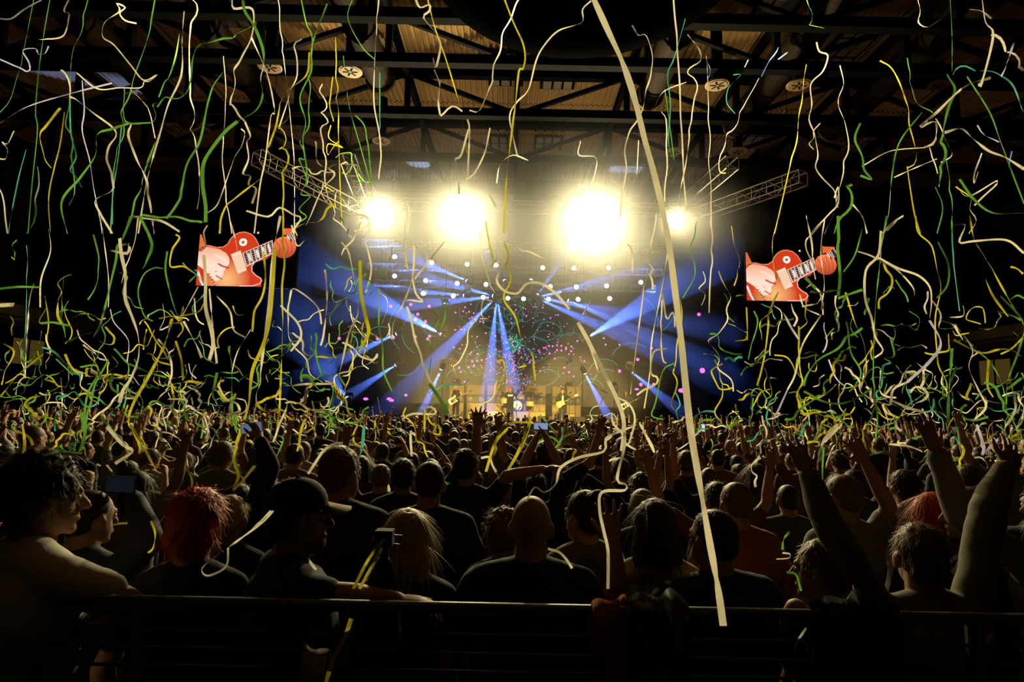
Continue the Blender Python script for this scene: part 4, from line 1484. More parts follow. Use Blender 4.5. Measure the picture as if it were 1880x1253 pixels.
for (x, y) in [(15, 1037), (417, 1037), (582, 1027), (555, 700), (765, 680), (838, 783), (814, 838), (918, 860), (900, 905), (945, 1040), (962, 1012), (958, 700), (810, 1020)]:
    dot(mag, *K1(x, y), 3.0)
for (x, y) in [(1233, 765), (1313, 752), (1375, 757), (1425, 772), (1333, 710), (1405, 815), (1443, 840), (1490, 858), (1230, 947), (1290, 943), (1215, 1130), (1277, 1145), (1335, 1160), (1400, 1180), (1465, 1200), (1525, 870), (1550, 980)]:
    dot(mag, *K1(x, y), 1.6)
for (x, y) in [(495, 937), (533, 940), (574, 957), (622, 947), (425, 943), (457, 945), (493, 978), (533, 983), (574, 972), (619, 989), (675, 899), (925, 930), (908, 873), (1047, 932), (560, 1135), (600, 1175), (643, 1213), (430, 1010), (475, 1055)]:
    dot(mag, *K2(x, y), 1.7)
for (x, y, r) in [(1330, 962, 2.6), (1208, 1062, 3.0), (1048, 1165, 3.0), (1780, 1160, 5.0), (1750, 663, 3.2)]:
    dot(mag, *K2(x, y), r)
for (x, y, r, e) in [(1622, 893, 3.2, 1), (1690, 893, 3, 1), (1840, 925, 4, 1.6), (150, 970, 2.6, 1.8), (275, 970, 2.6, 1.8), (288, 978, 2.6, 1.8), (365, 950, 2.4, 1.2), (1600, 918, 2, 2), (800, 1025, 3, 1.3), (868, 1046, 3.4, 1), (658, 826, 1.8, 1), (720, 768, 1.8, 1),
                     (745, 765, 1.8, 1), (770, 762, 1.8, 1), (700, 800, 1.8, 1), (730, 790, 1.8, 1), (650, 803, 2, 1), (680, 880, 2.2, 1), (672, 893, 2.4, 1), (1240, 910, 2, 1), (1195, 905, 2, 1)]:
    dot(mag, *(lambda q: q)(C5(x, y)), r, e)
rw = np.random.default_rng(5)
for k in range(230):
    a = rw.random() * 6.283
    rr = abs(rw.normal(62, 30))
    x, y = 945 + rr * math.cos(a) * 1.15, 628 + rr * math.sin(a) * 1.0
    if y > 735 or y < 550:
        continue
    dot([mag, pur, pur, mag, yel][int(rw.random() * 5)], x, y, 0.7 + rw.random() * 0.9)
for k in range(150):
    x, y = 940 + rw.normal(0, 20), 640 + rw.random() * 75
    dot(pur if k % 2 else mag, x, y, 0.6 + rw.random() * 0.6)


def curve_rib(mb, pts, w):
    vs, fs = [], []
    P3 = [wpt(*p) for p in pts]
    for i, p in enumerate(P3):
        d = (P3[min(i + 1, len(P3) - 1)] - P3[max(i - 1, 0)]).normalized()
        n = Vector((-d.z, 0, d.x)) * w * PXW / 2
        vs += [p + n, p - n]
    fs = [(2 * i, 2 * i + 1, 2 * i + 3, 2 * i + 2) for i in range(len(P3) - 1)]
    mb.add(vs, fs)


def arc(cx_, cy_, r, a0, a1, ex=1.0, n=14):
    return [(cx_ + ex * r * math.cos(a0 + (a1 - a0) * i / n), cy_ + r * math.sin(a0 + (a1 - a0) * i / n)) for i in range(n + 1)]


for k in range(64):
    a = rw.random() * 6.283
    rr = 25 + rw.random() * 70
    a0 = rw.random() * 6.28
    curve_rib(teal, arc(945 + rr * math.cos(a) * 1.1, 632 + rr * math.sin(a) * 0.95, 7 + rw.random() * 20, a0, a0 + 1.5 + rw.random() * 2.2, 1.2), 0.8)
for (cx_, cy_, r, a0, a1) in [(770, 600, 55, 2.3, 4.0), (778, 612, 40, 2.0, 4.3), (800, 590, 28, 1.5, 3.5), (1180, 560, 60, -0.4, 0.9), (1160, 590, 48, -1.1, 0.2), (1110, 690, 30, 3.4, 5.6), (1115, 705, 26, 3.0, 5.2), (1160, 670, 40, 3.6, 5.4), (700, 640, 40, 3.4, 5.0),
                              (740, 655, 35, 0.3, 1.9), (1085, 720, 24, 3.3, 6.0), (1005, 705, 26, 3.5, 5.9), (840, 700, 22, 3.5, 5.6)]:
    curve_rib(teal, arc(cx_, cy_, r, a0, a1), 1.1)
for k in range(8):
    a = k * math.pi / 4 + 0.2
    curve_rib(tealb, [(945 + 5 * math.cos(a), 632 + 5 * math.sin(a)), (945 + 10 * math.cos(a + 0.25), 632 + 10 * math.sin(a + 0.25)), (945 + 15 * math.cos(a), 632 + 15 * math.sin(a))], 1.2)
    curve_rib(tealb, [(945 + 5 * math.cos(a), 632 + 5 * math.sin(a)), (945 + 10 * math.cos(a - 0.25), 632 + 10 * math.sin(a - 0.25)), (945 + 15 * math.cos(a), 632 + 15 * math.sin(a))], 1.2)
    dot(tealb, 945 + 17 * math.cos(a), 632 + 17 * math.sin(a), 1.3)
curve_rib(tealb, arc(945, 632, 5, 0, 6.283), 1.6)
for nm, mb, mt in (('magenta_dots', mag, M_MAG), ('violet_dots', pur, M_PUR), ('yellow_dots', yel, M_YEL), ('teal_swirls', teal, M_TEAL), ('green_rosette', tealb, M_TEALB)):
    tag(mb.build(nm, mt, wallo), kind='stuff')

# ------------------------------------------------------------------ black side drapes added to stop the blue beams
for sx, nm in ((-1, 'left'), (1, 'right')):
    d = empty('beam_stop_drape', (sx * 12.6, 31.8, 0), 0, 'added black pleated drape stopping the blue beams on the %s side' % nm, 'drape')
    mb = MB()
    n = 60
    vs = []
    for i in range(n + 1):
        y = -3.6 + 7.2 * i / n
        x = 0.10 * math.sin(i * 1.25)
        vs += [(x, y, 0.02), (x, y, 15.7)]
    mb.add(vs, [(2 * i, 2 * i + 1, 2 * i + 3, 2 * i + 2) for i in range(n)])
    mb.build('pleated_cloth', mat('beam_stop_velvet', (0.0008, 0.0008, 0.0008), 1.0, noise=0.2, scale=3, spec=0.0), d)
    MB().tube([(0, -3.7, 15.72), (0, 3.7, 15.72)], 0.04, 8).build('curtain_pipe', M_STEEL, d)

# ------------------------------------------------------------------ guitars on stage
def guitar(center, head, label, col, col2, kind, scale=1.0):
    c, h = Vector(center), Vector(head)
    ax = (h - c).normalized()
    yv = Vector((0, 1, 0))
    yv = (yv - ax * yv.dot(ax)).normalized()
    zv = ax.cross(yv).normalized()
    Mg = Matrix((ax, yv, zv)).transposed()
    t = empty('electric_guitar', c, 0, label, 'guitar', 'guitars on stage')
    if kind == 'bass':
        ol = [(-0.24, 0.0), (-0.22, 0.11), (-0.10, 0.165), (0.0, 0.135), (0.07, 0.13), (0.16, 0.185), (0.235, 0.16), (0.17, 0.085), (0.13, 0.03), (0.14, -0.04), (0.20, -0.10), (0.18, -0.145), (0.08, -0.14), (-0.02, -0.135), (-0.12, -0.165), (-0.22, -0.11)]
    else:
        ol = [(-0.24, 0.0), (-0.22, 0.10), (-0.13, 0.165), (-0.03, 0.145), (0.04, 0.115), (0.12, 0.135), (0.18, 0.11), (0.205, 0.05), (0.18, 0.0), (0.15, -0.04), (0.19, -0.085), (0.20, -0.12), (0.10, -0.125), (0.02, -0.115), (-0.06, -0.15), (-0.16, -0.165), (-0.22, -0.10)]
    ol = [(a * scale, b * scale) for a, b in ol]
    MB().prism(ol, 0.05, Mg).build('body', col, t)
    MB().prism([(a * 0.6 + 0.02, b * 0.55 - 0.02) for a, b in ol], 0.056, Mg).build('pickguard', col2, t)
    L = (h - c).length
    MB().box((0, 0, 0), (L - 0.12 * scale, 0.03, 0.055), M=Mg).build('neck', M_CONE, t, loc=ax * ((L + 0.12 * scale) / 2))
    MB().prism([(0, -0.03), (0.05, -0.05), (0.19, -0.035), (0.2, 0.03), (0.05, 0.05), (0, 0.03)], 0.025, Mg, ax * L).build('headstock', col2, t)
    for k in (-0.05, 0.05):
        MB().box((0, 0, 0), (0.035, 0.065, 0.09), M=Mg).build('pickup', M_CASE, t, loc=ax * k)
    return t


def on(pr, x, y, z):
    m = pr.root.matrix_basis if False else (Matrix.Translation(pr.root.location) @ Matrix.Rotation(pr.root.rotation_euler.z, 4, 'Z') @ Matrix.Scale(pr.root.scale.x, 4))
    return m @ Vector((x, y, z))


M_GWHITE = mat('guitar_white', (0.85, 0.78, 0.62), 0.3)
M_GSUN = mat('guitar_sunburst', (0.95, 0.42, 0.04), 0.25, noise=0.3, scale=5)
M_GCREAM = mat('guitar_cream', (0.8, 0.7, 0.5), 0.4)
guitar(on(bandB, 0.12, 0.20, 0.99), on(bandB, -0.66, 0.33, 1.42), 'white electric bass held by the long-haired bass player', M_GWHITE, M_CASE, 'bass', 1.05)
guitar(on(bandG, 0.10, 0.20, 0.97), on(bandG, -0.58, 0.33, 1.36), 'sunburst electric guitar held by the guitarist in the suit', M_GSUN, M_GCREAM, 'lp', 1.0)
guitar(on(bandR, 0.10, 0.20, 0.97), on(bandR, -0.58, 0.33, 1.36), 'white and black electric guitar at the right of the stage', M_GWHITE, M_CASE, 'lp', 1.0)
# pale tie of the suited guitarist, lettering on the singer's shirt, bandana
MB().prism([(-0.03, 1.40), (0.03, 1.40), (0.045, 1.12), (0.0, 1.06), (-0.045, 1.12)], 0.012, None, (0, 0.155, 0)).build('tie', M_GCREAM, bandG.root)
band_ = MB().lathe([(0.088, -0.02), (0.10, -0.02), (0.10, 0.03), (0.086, 0.03)], n=20)
band_.build('headband', mat('bandana_red', (0.5, 0.04, 0.03), 0.8), bandS.root, loc=bandS.hc + Vector((0, -0.01, 0.05)))


def text_obj(body, size, loc, rot, parent, mt, extr=0.004, name='lettering'):
    cu = bpy.data.curves.new(name, 'FONT')
    cu.body = body
    cu.size = size
    cu.extrude = extr
    cu.align_x = 'CENTER'
    cu.materials.append(mt)
    tmp = bpy.data.objects.new(name, cu)
    COL.objects.link(tmp)
    dg = bpy.context.evaluated_depsgraph_get()
    me = bpy.data.meshes.new_from_object(tmp.evaluated_get(dg))
    bpy.data.objects.remove(tmp)
    return link(name, me, parent, loc, rot)


# ------------------------------------------------------------------ the rail, jackets, stand, phones, cap
M_RAIL = mat('galvanised_rail', (0.10, 0.095, 0.085), 0.5, metal=0.5, noise=0.1, scale=20)
DR = 1.92
zr = P(940, 1119, DR).z
rl = empty('crowd_rail', (0, DR, 0), 0, 'dark steel crowd control rail in front of the camera', 'barrier')
MB().tube([(-2.6, 0, zr), (2.6, 0, zr)], 0.019, 12).build('top_rail', M_RAIL, rl, smooth=True)
for k, py in enumerate((1168, 1203, 1236)):
    z = P(940, py, DR).z
    MB().tube([(-2.6, 0, z), (2.6, 0, z)], 0.006, 8).build('mesh_wire', M_RAIL, rl)
MB().tube([(-2.6, 0, 0.12), (2.6, 0, 0.12)], 0.02, 10).build('bottom_rail', M_RAIL, rl)
for k in range(6):
    x = -2.5 + k * 1.0
    MB().tube([(x, 0, 0.0), (x, 0, zr)], 0.02, 10).build('post', M_RAIL, rl)
    MB().box((x, -0.25, 0.01), (0.08, 0.7, 0.02)).build('foot', M_RAIL, rl)


def drape(x0, x1, label, mt, drop=0.5, r=0.04, seed=1, hump=0.0):
    g = np.random.default_rng(seed)
    a, b = P(x0, 1119, DR).x, P(x1, 1119, DR).x
    n, m2 = 18, 16
    ph = g.random(4) * 6
    vs = []
    for i in range(n + 1):
        x = a + (b - a) * i / n
        hp = hump * math.sin(math.pi * i / n) ** 0.7
        for j in range(m2 + 1):
            s_ = (j / m2 - 0.5) * 2 * (drop + math.pi * r / 2)
            ss = abs(s_)
            if ss < math.pi * r / 2:
                ang = s_ / r
                y, z = (r + hp * 0.6) * math.sin(ang), (r + hp) * math.cos(ang)
            else:
                y, z = math.copysign(r + hp * 0.6 + 0.02 * math.sin(3 * x * 8 + ph[0] + ss * 6), s_), -(ss - math.pi * r / 2) * (1 + 0.15 * math.sin(x * 9 + ph[1]))
            w = 0.012 * math.sin(x * 40 + ph[2]) + 0.010 * math.sin(x * 67 + s_ * 20 + ph[3])
            vs.append((x, y + w, zr + z + w * 0.6))
    fs = [(i * (m2 + 1) + j, (i + 1) * (m2 + 1) + j, (i + 1) * (m2 + 1) + j + 1, i * (m2 + 1) + j + 1) for i in range(n) for j in range(m2)]
    mb = MB()
    mb.add(vs, fs)
    o = mb.build('jacket', mt, None, True, loc=(0, DR, 0))
    sd = o.modifiers.new('solid', 'SOLIDIFY')
    sd.thickness = 0.012
    return tag(o, label, 'jacket')


drape(1086, 1152, 'rust-orange jacket hung over the rail', M_CRUST, 0.45, 0.03, 2, 0.015)
drape(1150, 1262, 'shiny black jacket hung over the rail beside the orange one', mat('shiny_nylon', (0.02, 0.02, 0.022), 0.25, spec=0.6), 0.4, 0.035, 3, 0.03)
drape(1488, 1650, 'large dark bundled coat heaped over the rail at the right', M_CBLACK, 0.55, 0.035, 4, 0.035)
drape(560, 610, 'pale crumpled scarf caught low on the rail', M_CBEIGE, 0.3, 0.03, 6, 0.0).location.z -= 0.16

ls = empty('covered_stand', (P(706, 1000, 2.05).x, 2.05, 0), 0, 'black covered equipment stand beside the blonde woman', 'stand')
zt_ = P(712, 992, 2.05).z
MB().lathe([(0.18, 0.0), (0.16, 0.5), (0.11, 1.0), (0.055, zt_ - 0.14), (0.03, zt_ - 0.08), (0.02, zt_ - 0.06)], n=14).build('cloth_cover', M_CBLACK, ls, smooth=True)
MB().tube([(0, 0, zt_ - 0.08), (0, 0, zt_)], 0.016, 10).build('pole', M_CASE, ls)
MB().box((0.0, 0, zt_ + 0.01), (0.06, 0.05, 0.05)).build('clamp_head', M_CBLACK, ls)
MB().tube([(0.035, -0.02, zt_ + 0.02), (0.062, -0.02, zt_ + 0.02), (0.062, -0.02, zt_ - 0.01), (0.035, -0.02, zt_ - 0.01)], 0.004, 6).build('buckle', M_RAIL, ls)

M_PHONE = mat('phone_case', (0.015, 0.015, 0.018), 0.35)


def phone(px, py, d, label, wpx, emit, landscape, rz=0.0):
    c = P(px, py, d)
    t = empty('smartphone', c, rz, label, 'phone', 'phones held up')
    w, h = (0.145, 0.07) if landscape else (0.07, 0.145)
    if d > 3:
        w, h = w * 0.8, h * 0.8
    MB().box((0, 0, 0), (w, 0.008, h)).build('case', M_PHONE, t)
    MB().box((0, -0.005, 0), (w - 0.006, 0.002, h - 0.006)).build('screen', mat('phone_screen_%d' % px, (0.02, 0.02, 0.03), 0.2, emit=(0.45, 0.62, 1.0), strength=emit), t)
    MB().lathe([(0.004, 0.005), (0.006, 0.005), (0.006, 0.007), (0.004, 0.007)], (w * 0.35, 0, h * 0.3), 'Y', 10).build('camera_lens', M_CASE, t)
    return t


phone(222, 890, 2.55, 'dark phone held up by the man in the navy jacket', 45, 0.01, True, R(-10))
phone(462, 786, 3.2, 'phone with a bluish lit screen raised at the left', 26, 0.22, False, R(5)).rotation_euler.y = R(80)
phone(993, 783, 4.6, 'phone with a white-blue lit screen held in both hands at the centre', 24, 0.45, True)
phone(1291, 786, 9.0, 'tiny lit phone far off in the right half of the crowd', 8, 1.2, False)

# baseball cap and beard of the man at the rail
capo = empty('baseball_cap', hE.root.location, hE.root.rotation_euler.z, 'dark baseball cap with pale brim worn by the bearded man', 'cap')
capo.scale = hE.root.scale
cm = Prims()
H = hE.H
vsn = []
for j in range(7):
    t_ = math.pi / 2 * j / 6
    for i in range(20):
        a = 2 * math.pi * i / 20
        vsn.append(H(0.090 * math.sin(t_ + 0.02) * math.cos(a), -0.010 + 0.108 * math.sin(t_ + 0.02) * math.sin(a), 0.045 + 0.098 * math.cos(t_)))
fsn = [(j * 20 + i, (j + 1) * 20 + i, (j + 1) * 20 + (i + 1) % 20, j * 20 + (i + 1) % 20) for j in range(6) for i in range(20)] + [tuple(range(20))]
MB().add(vsn, fsn).build('crown', M_CBLACK, capo, True)
br = []
for i in range(11):
    a = math.pi * (0.12 + 0.76 * i / 10)
    br.append((0.086 * math.cos(a), 0.075 + 0.02 * math.sin(a), 0.050))
    br.append((0.080 * math.cos(a), 0.085 + 0.095 * math.sin(a), 0.032 - 0.012 * abs(math.cos(a))))
bv = [H(*q) for q in br] + [H(q[0], q[1], q[2] - 0.006) for q in br]
k_ = len(br)
bf = [(2 * i, 2 * i + 1, 2 * i + 3, 2 * i + 2) for i in range(10)] + [(k_ + 2 * i, k_ + 2 * i + 2, k_ + 2 * i + 3, k_ + 2 * i + 1) for i in range(10)] + [(2 * i + 1, k_ + 2 * i + 1, k_ + 2 * i + 3, 2 * i + 3) for i in range(10)]
MB().add(bv, bf).build('brim', M_CBEIGE, capo, True)
MB().ellipsoid(H(0, -0.010, 0.144), (0.008, 0.008, 0.006), nu=8, nv=6).build('top_button', M_CBLACK, capo)
bd = Prims()
bd.ellipsoid(H(0, 0.045, -0.085), (0.058, 0.052, 0.045), hE.Rh, 14, 8)
MBb = MB()
MBb.v, MBb.f, MBb.m = bd.v, bd.f, bd.m
MBb.build('beard', M_HAIRN, hE.root, True)

# lettering on the back of the black T-shirt
M_PRINT = mat('faded_print', (0.10, 0.10, 0.095), 0.9)
text_obj('KO', 0.10, (-0.03, -0.160, 1.27), (R(90), 0, 0), hX.root, M_PRINT)
MB().bar((0.055, -0.160, 1.345), (0.085, -0.160, 1.27), 0.012, 0.006).build('lettering', M_PRINT, hX.root)
for k in range(4):
    MB().box((-0.02 + k * 0.03, -0.160, 1.235 - 0.004 * (k % 2)), (0.018, 0.006, 0.03)).build('lettering', M_PRINT, hX.root)
M_WPRINT = mat('white_print', (0.8, 0.78, 0.7), 0.8)
for k in range(3):
    MB().box((-0.085 + k * 0.085, 0.150, 1.33), (0.07, 0.012, 0.085)).build('shirt_print', M_WPRINT, bandS.root)
# ------------------------------------------------------------------ paper streamers
TR = 0.55
SM = {'w': mat('paper_cream', (0.80, 0.74, 0.58), 0.6, noise=0.06, scale=6, translucent=TR),
      'g': mat('paper_green', (0.13, 0.36, 0.05), 0.6, noise=0.10, scale=6, translucent=TR),
      'y': mat('paper_yellow', (0.60, 0.54, 0.03), 0.6, noise=0.10, scale=6, translucent=TR),
      't': mat('paper_teal', (0.08, 0.42, 0.33), 0.6, noise=0.10, scale=6, translucent=TR),
      'l': mat('paper_painted_lavender_lit', (0.62, 0.60, 0.98), 0.6, noise=0.06, scale=6, translucent=TR),  # white paper with the blue beam light put into its colour
      'b': mat('paper_painted_blue_lit', (0.12, 0.24, 0.95), 0.6, noise=0.06, scale=6, translucent=TR)}  # white paper again, stronger blue light painted into the colour
CN = {'w': 'cream', 'g': 'green', 'y': 'yellow', 't': 'teal', 'l': 'painted-lavender-lit white', 'b': 'painted-blue-lit white'}
SWID = 0.028
STREAM = []      # colour, pixel path, depth, twist, wiggle


def T(ox, oy, k):
    return lambda pts: [(ox + x / k, oy + y / k) for x, y in pts]


def fl(v):
    return list(zip(v[0::2], v[1::2]))


def S(tr, k, items):
    for c, w, v in items:
        d = None
        if isinstance(w, tuple):
            w, d = w
        if d is None:
            d = min(22.0, max(1.7, SWID * 0.92 * FPX * k / w))
        STREAM.append((c, tr(fl(v)), d, w / k))


K = 2.914
S(T(0, 0, K), K, [
    ('w', 8, [385, -20, 335, 60, 368, 75, 340, 190, 240, 210, 205, 210]), ('l', 10, [0, 318, 150, 380, 155, 340, 120, 270, 190, 260, 205, 290, 240, 285, 260, 245]), ('l', 11, [0, 660, 150, 570, 400, 495, 600, 445]),
    ('g', 6, [270, -20, 235, 180, 205, 400, 190, 600, 200, 700, 170, 1000, 150, 1250]), ('g', 8, [475, -20, 430, 150, 385, 300, 375, 500, 365, 700, 400, 1000, 370, 1100]),
    ('w', 9, [730, 125, 670, 110, 640, 70, 670, 40, 625, 20, 640, 60, 560, 120, 550, 200, 610, 240, 700, 350, 770, 430, 840, 400, 800, 435, 770, 435]), ('w', 9, [410, 390, 520, 475, 640, 470, 750, 470, 770, 440]),
    ('w', 13, [355, 370, 360, 480, 480, 590, 600, 680, 620, 730, 575, 800, 590, 950, 600, 1010, 520, 1070, 530, 1130, 600, 1250]),
    ('w', 13, [985, 60, 975, 200, 970, 400, 900, 560, 860, 700, 830, 800, 790, 950, 760, 1120, 740, 1250]), ('g', 8, [830, -10, 790, 200, 740, 350, 690, 500, 660, 600, 650, 720, 610, 900, 600, 1100, 590, 1250]),
    ('g', 14, [1190, 390, 1145, 450, 1110, 560, 1070, 750, 1000, 880, 975, 1000, 970, 1060, 930, 1120, 890, 1170]), ('g', 24, [1270, 650, 1200, 710, 1110, 830, 1085, 900, 1085, 1000, 1100, 1100, 1100, 1190]),
    ('g', 20, [1300, 0, 1310, 60, 1360, 140, 1405, 260, 1410, 350, 1395, 420, 1405, 510, 1370, 590, 1270, 650]), ('w', 16, [1240, -10, 1250, 45, 1350, 50, 1345, 200, 1270, 350, 1235, 500, 1250, 560, 1240, 580, 1310, 650]),
    ('w', 14, [1310, 650, 1340, 730, 1320, 760, 1330, 850, 1300, 930, 1340, 940, 1330, 990, 1370, 1010, 1350, 1090]), ('w', 8, [1290, 690, 1310, 720, 1265, 820, 1220, 940, 1200, 1000, 1160, 1100, 1110, 1140]),
    ('w', 6, [1490, -10, 1500, 150, 1530, 420, 1560, 700, 1575, 900, 1575, 1250]), ('w', 9, [1345, 200, 1430, 400, 1470, 600, 1450, 620, 1420, 850, 1390, 1000, 1360, 1250]), ('w', 8, [1060, -10, 1015, 200, 1020, 500, 1040, 740, 1065, 900, 1065, 1120]),
    ('y', 12, [1655, 280, 1640, 400, 1550, 480, 1500, 570, 1475, 680, 1440, 780, 1420, 870]), ('y', 12, [1490, 690, 1520, 800, 1515, 1000, 1520, 1250]), ('g', 8, [1610, -10, 1640, 130, 1670, 200, 1660, 400, 1650, 600, 1640, 720]),
    ('g', 10, [1750, 20, 1670, 240, 1665, 380, 1605, 520, 1635, 650, 1620, 750, 1640, 900, 1640, 1000]), ('w', 9, [1610, 205, 1580, 240, 1590, 400, 1555, 480, 1540, 540, 1490, 690]), ('w', 9, [1725, 450, 1710, 490, 1740, 560, 1730, 600, 1755, 655, 1715, 690, 1740, 820, 1740, 980, 1790, 1160, 1860, 1240]),
    ('w', 14, [1690, 760, 1700, 870, 1790, 930, 1720, 1020, 1640, 1210]), ('y', 6, [1770, 670, 1760, 740, 1835, 790, 1755, 770, 1755, 830, 1800, 750]), ('y', 7, [1795, 200, 1800, 400, 1810, 700, 1820, 1000, 1830, 1200]), ('y', 8, [1780, 410, 1765, 560, 1785, 650]),
    ('g', 14, [1350, 140, 1270, 180, 1250, 210, 1150, 215, 1060, 250, 1030, 320, 1015, 450, 960, 510, 870, 540, 830, 570]), ('g', 9, [960, 180, 940, 300, 905, 410, 880, 440, 850, 520]), ('g', 12, [670, 480, 660, 600, 690, 660, 840, 640, 810, 570, 830, 540]),
    ('g', 14, [690, 660, 600, 690, 520, 720, 510, 830, 430, 950, 330, 1080, 360, 1250]), ('y', 13, [330, 580, 240, 680, 215, 720, 240, 850, 275, 900]), ('l', 8, [440, 430, 450, 600, 440, 700, 480, 860, 500, 1000, 540, 1200, 545, 1250]),
    ('t', 9, [375, 460, 375, 600, 380, 720, 405, 830, 380, 900, 430, 1000]), ('y', 7, [345, 600, 320, 780, 290, 900, 260, 1060, 270, 1250]), ('w', 14, [700, 670, 685, 720, 730, 850, 780, 960, 810, 1140]), ('w', 7, [690, 470, 760, 540, 800, 600, 830, 740]),
    ('g', 14, [830, 760, 780, 900, 740, 1040, 700, 1150, 660, 1250]), ('t', 10, [650, 680, 630, 860, 605, 1020, 600, 1200]), ('g', 14, [190, 900, 210, 980, 185, 1080, 185, 1180, 140, 1250]), ('w', 8, [0, 1000, 20, 1080, 30, 1180, 40, 1250]),
    ('w', 8, [75, 700, 40, 770, 10, 760, 40, 800, 30, 850, 0, 850]), ('t', 8, [140, 800, 100, 950, 60, 1150, 45, 1250]), ('w', 16, [710, 1160, 820, 1175, 880, 1190, 960, 1240]), ('w', 14, [815, 1175, 825, 1250]), ('g', 14, [760, 1150, 870, 1165, 960, 1165, 1080, 1195]),
    ('w', 12, [1320, 1130, 1430, 1165, 1490, 1110, 1570, 1150, 1610, 1170, 1560, 1240]), ('y', 12, [1390, 960, 1260, 1060, 1190, 1130, 1175, 1250]), ('w', 6, [1200, 300, 1205, 600, 1190, 800, 1205, 1000, 1240, 1250]),
    ('g', 7, [1610, 730, 1630, 850, 1600, 850, 1640, 960, 1610, 1040, 1660, 1050, 1600, 1120, 1640, 1160, 1580, 1200]), ('l', 9, [0, 100, 60, 100, 130, 50, 220, 0]), ('g', 6, [180, 0, 120, 300, 60, 520, 0, 600]),
])
S(T(620, 0, K), K, [
    ('w', 15, [415, -10, 440, 40, 490, 25, 490, 60, 460, 95, 535, 190, 550, 250, 525, 360, 510, 310]), ('w', 13, [520, 370, 545, 450, 530, 540, 560, 610, 620, 580, 660, 610]), ('y', 9, [480, -10, 520, 150, 570, 290, 620, 450, 650, 560, 680, 720, 690, 820]),
    ('w', 9, [975, -10, 930, 100, 880, 180, 870, 270, 820, 400, 820, 440, 760, 590, 705, 590]), ('y', 13, [890, -10, 940, 120, 990, 230, 1003, 310, 990, 370, 970, 380, 950, 560, 920, 800, 900, 1000, 890, 1250]),
    ('w', 11, [1355, 5, 1310, 50, 1305, 120, 1180, 165, 1100, 250, 1060, 330, 1020, 480, 960, 545, 920, 620, 940, 740, 960, 830]), ('w', 11, [1575, 135, 1610, 190, 1650, 190, 1685, 320, 1650, 480, 1625, 600, 1540, 760, 1545, 900, 1520, 1050, 1512, 1160]),
    ('w', 11, [1797, -10, 1820, 300, 1840, 700, 1860, 1130]), ('w', 11, [815, 685, 790, 800, 740, 920, 685, 965]), ('w', 12, [690, 640, 705, 700, 695, 940]), ('w', 14, [700, 690, 660, 830, 630, 850, 640, 880]), ('w', 6, [1300, 755, 1290, 830, 1385, 850, 1350, 1000, 1290, 990]),
    ('w', 9, [220, -10, 205, 200, 195, 400, 195, 560, 220, 700, 230, 800, 220, 960]), ('g', 7, [80, -10, 55, 100, 130, 250, 200, 320]), ('g', 7, [30, 300, 60, 560, 120, 780, 180, 1000]), ('g', 8, [95, 620, 150, 700, 180, 950]), ('t', 8, [225, 390, 225, 690]),
    ('t', 9, [1860, 100, 1800, 310, 1765, 400, 1780, 560, 1770, 760, 1800, 860, 1840, 870]), ('w', 6, [1610, 750, 1600, 940]), ('w', 8, [1730, 600, 1760, 680, 1750, 1080]), ('w', 6, [850, 980, 870, 880, 940, 830, 1020, 860, 960, 835]), ('w', 12, [645, 970, 650, 1040]),
    ('w', 8, [370, 1075, 385, 1150, 375, 1250]), ('w', 14, [810, 1040, 850, 1110]), ('g', 7, [1750, 480, 1770, 620, 1800, 860]), ('w', 7, [1680, 600, 1720, 520, 1760, 480, 1865, 440]),
])
STREAM.append(('w', [(1088, -6), (1117, 58), (1145, 120), (1166, 185), (1183, 254), (1200, 316), (1217, 388), (1229, 455), (1240, 540), (1250, 620), (1258, 700), (1268, 790), (1283, 880), (1300, 980), (1318, 1080), (1328, 1150)], 1.72, 15.0))
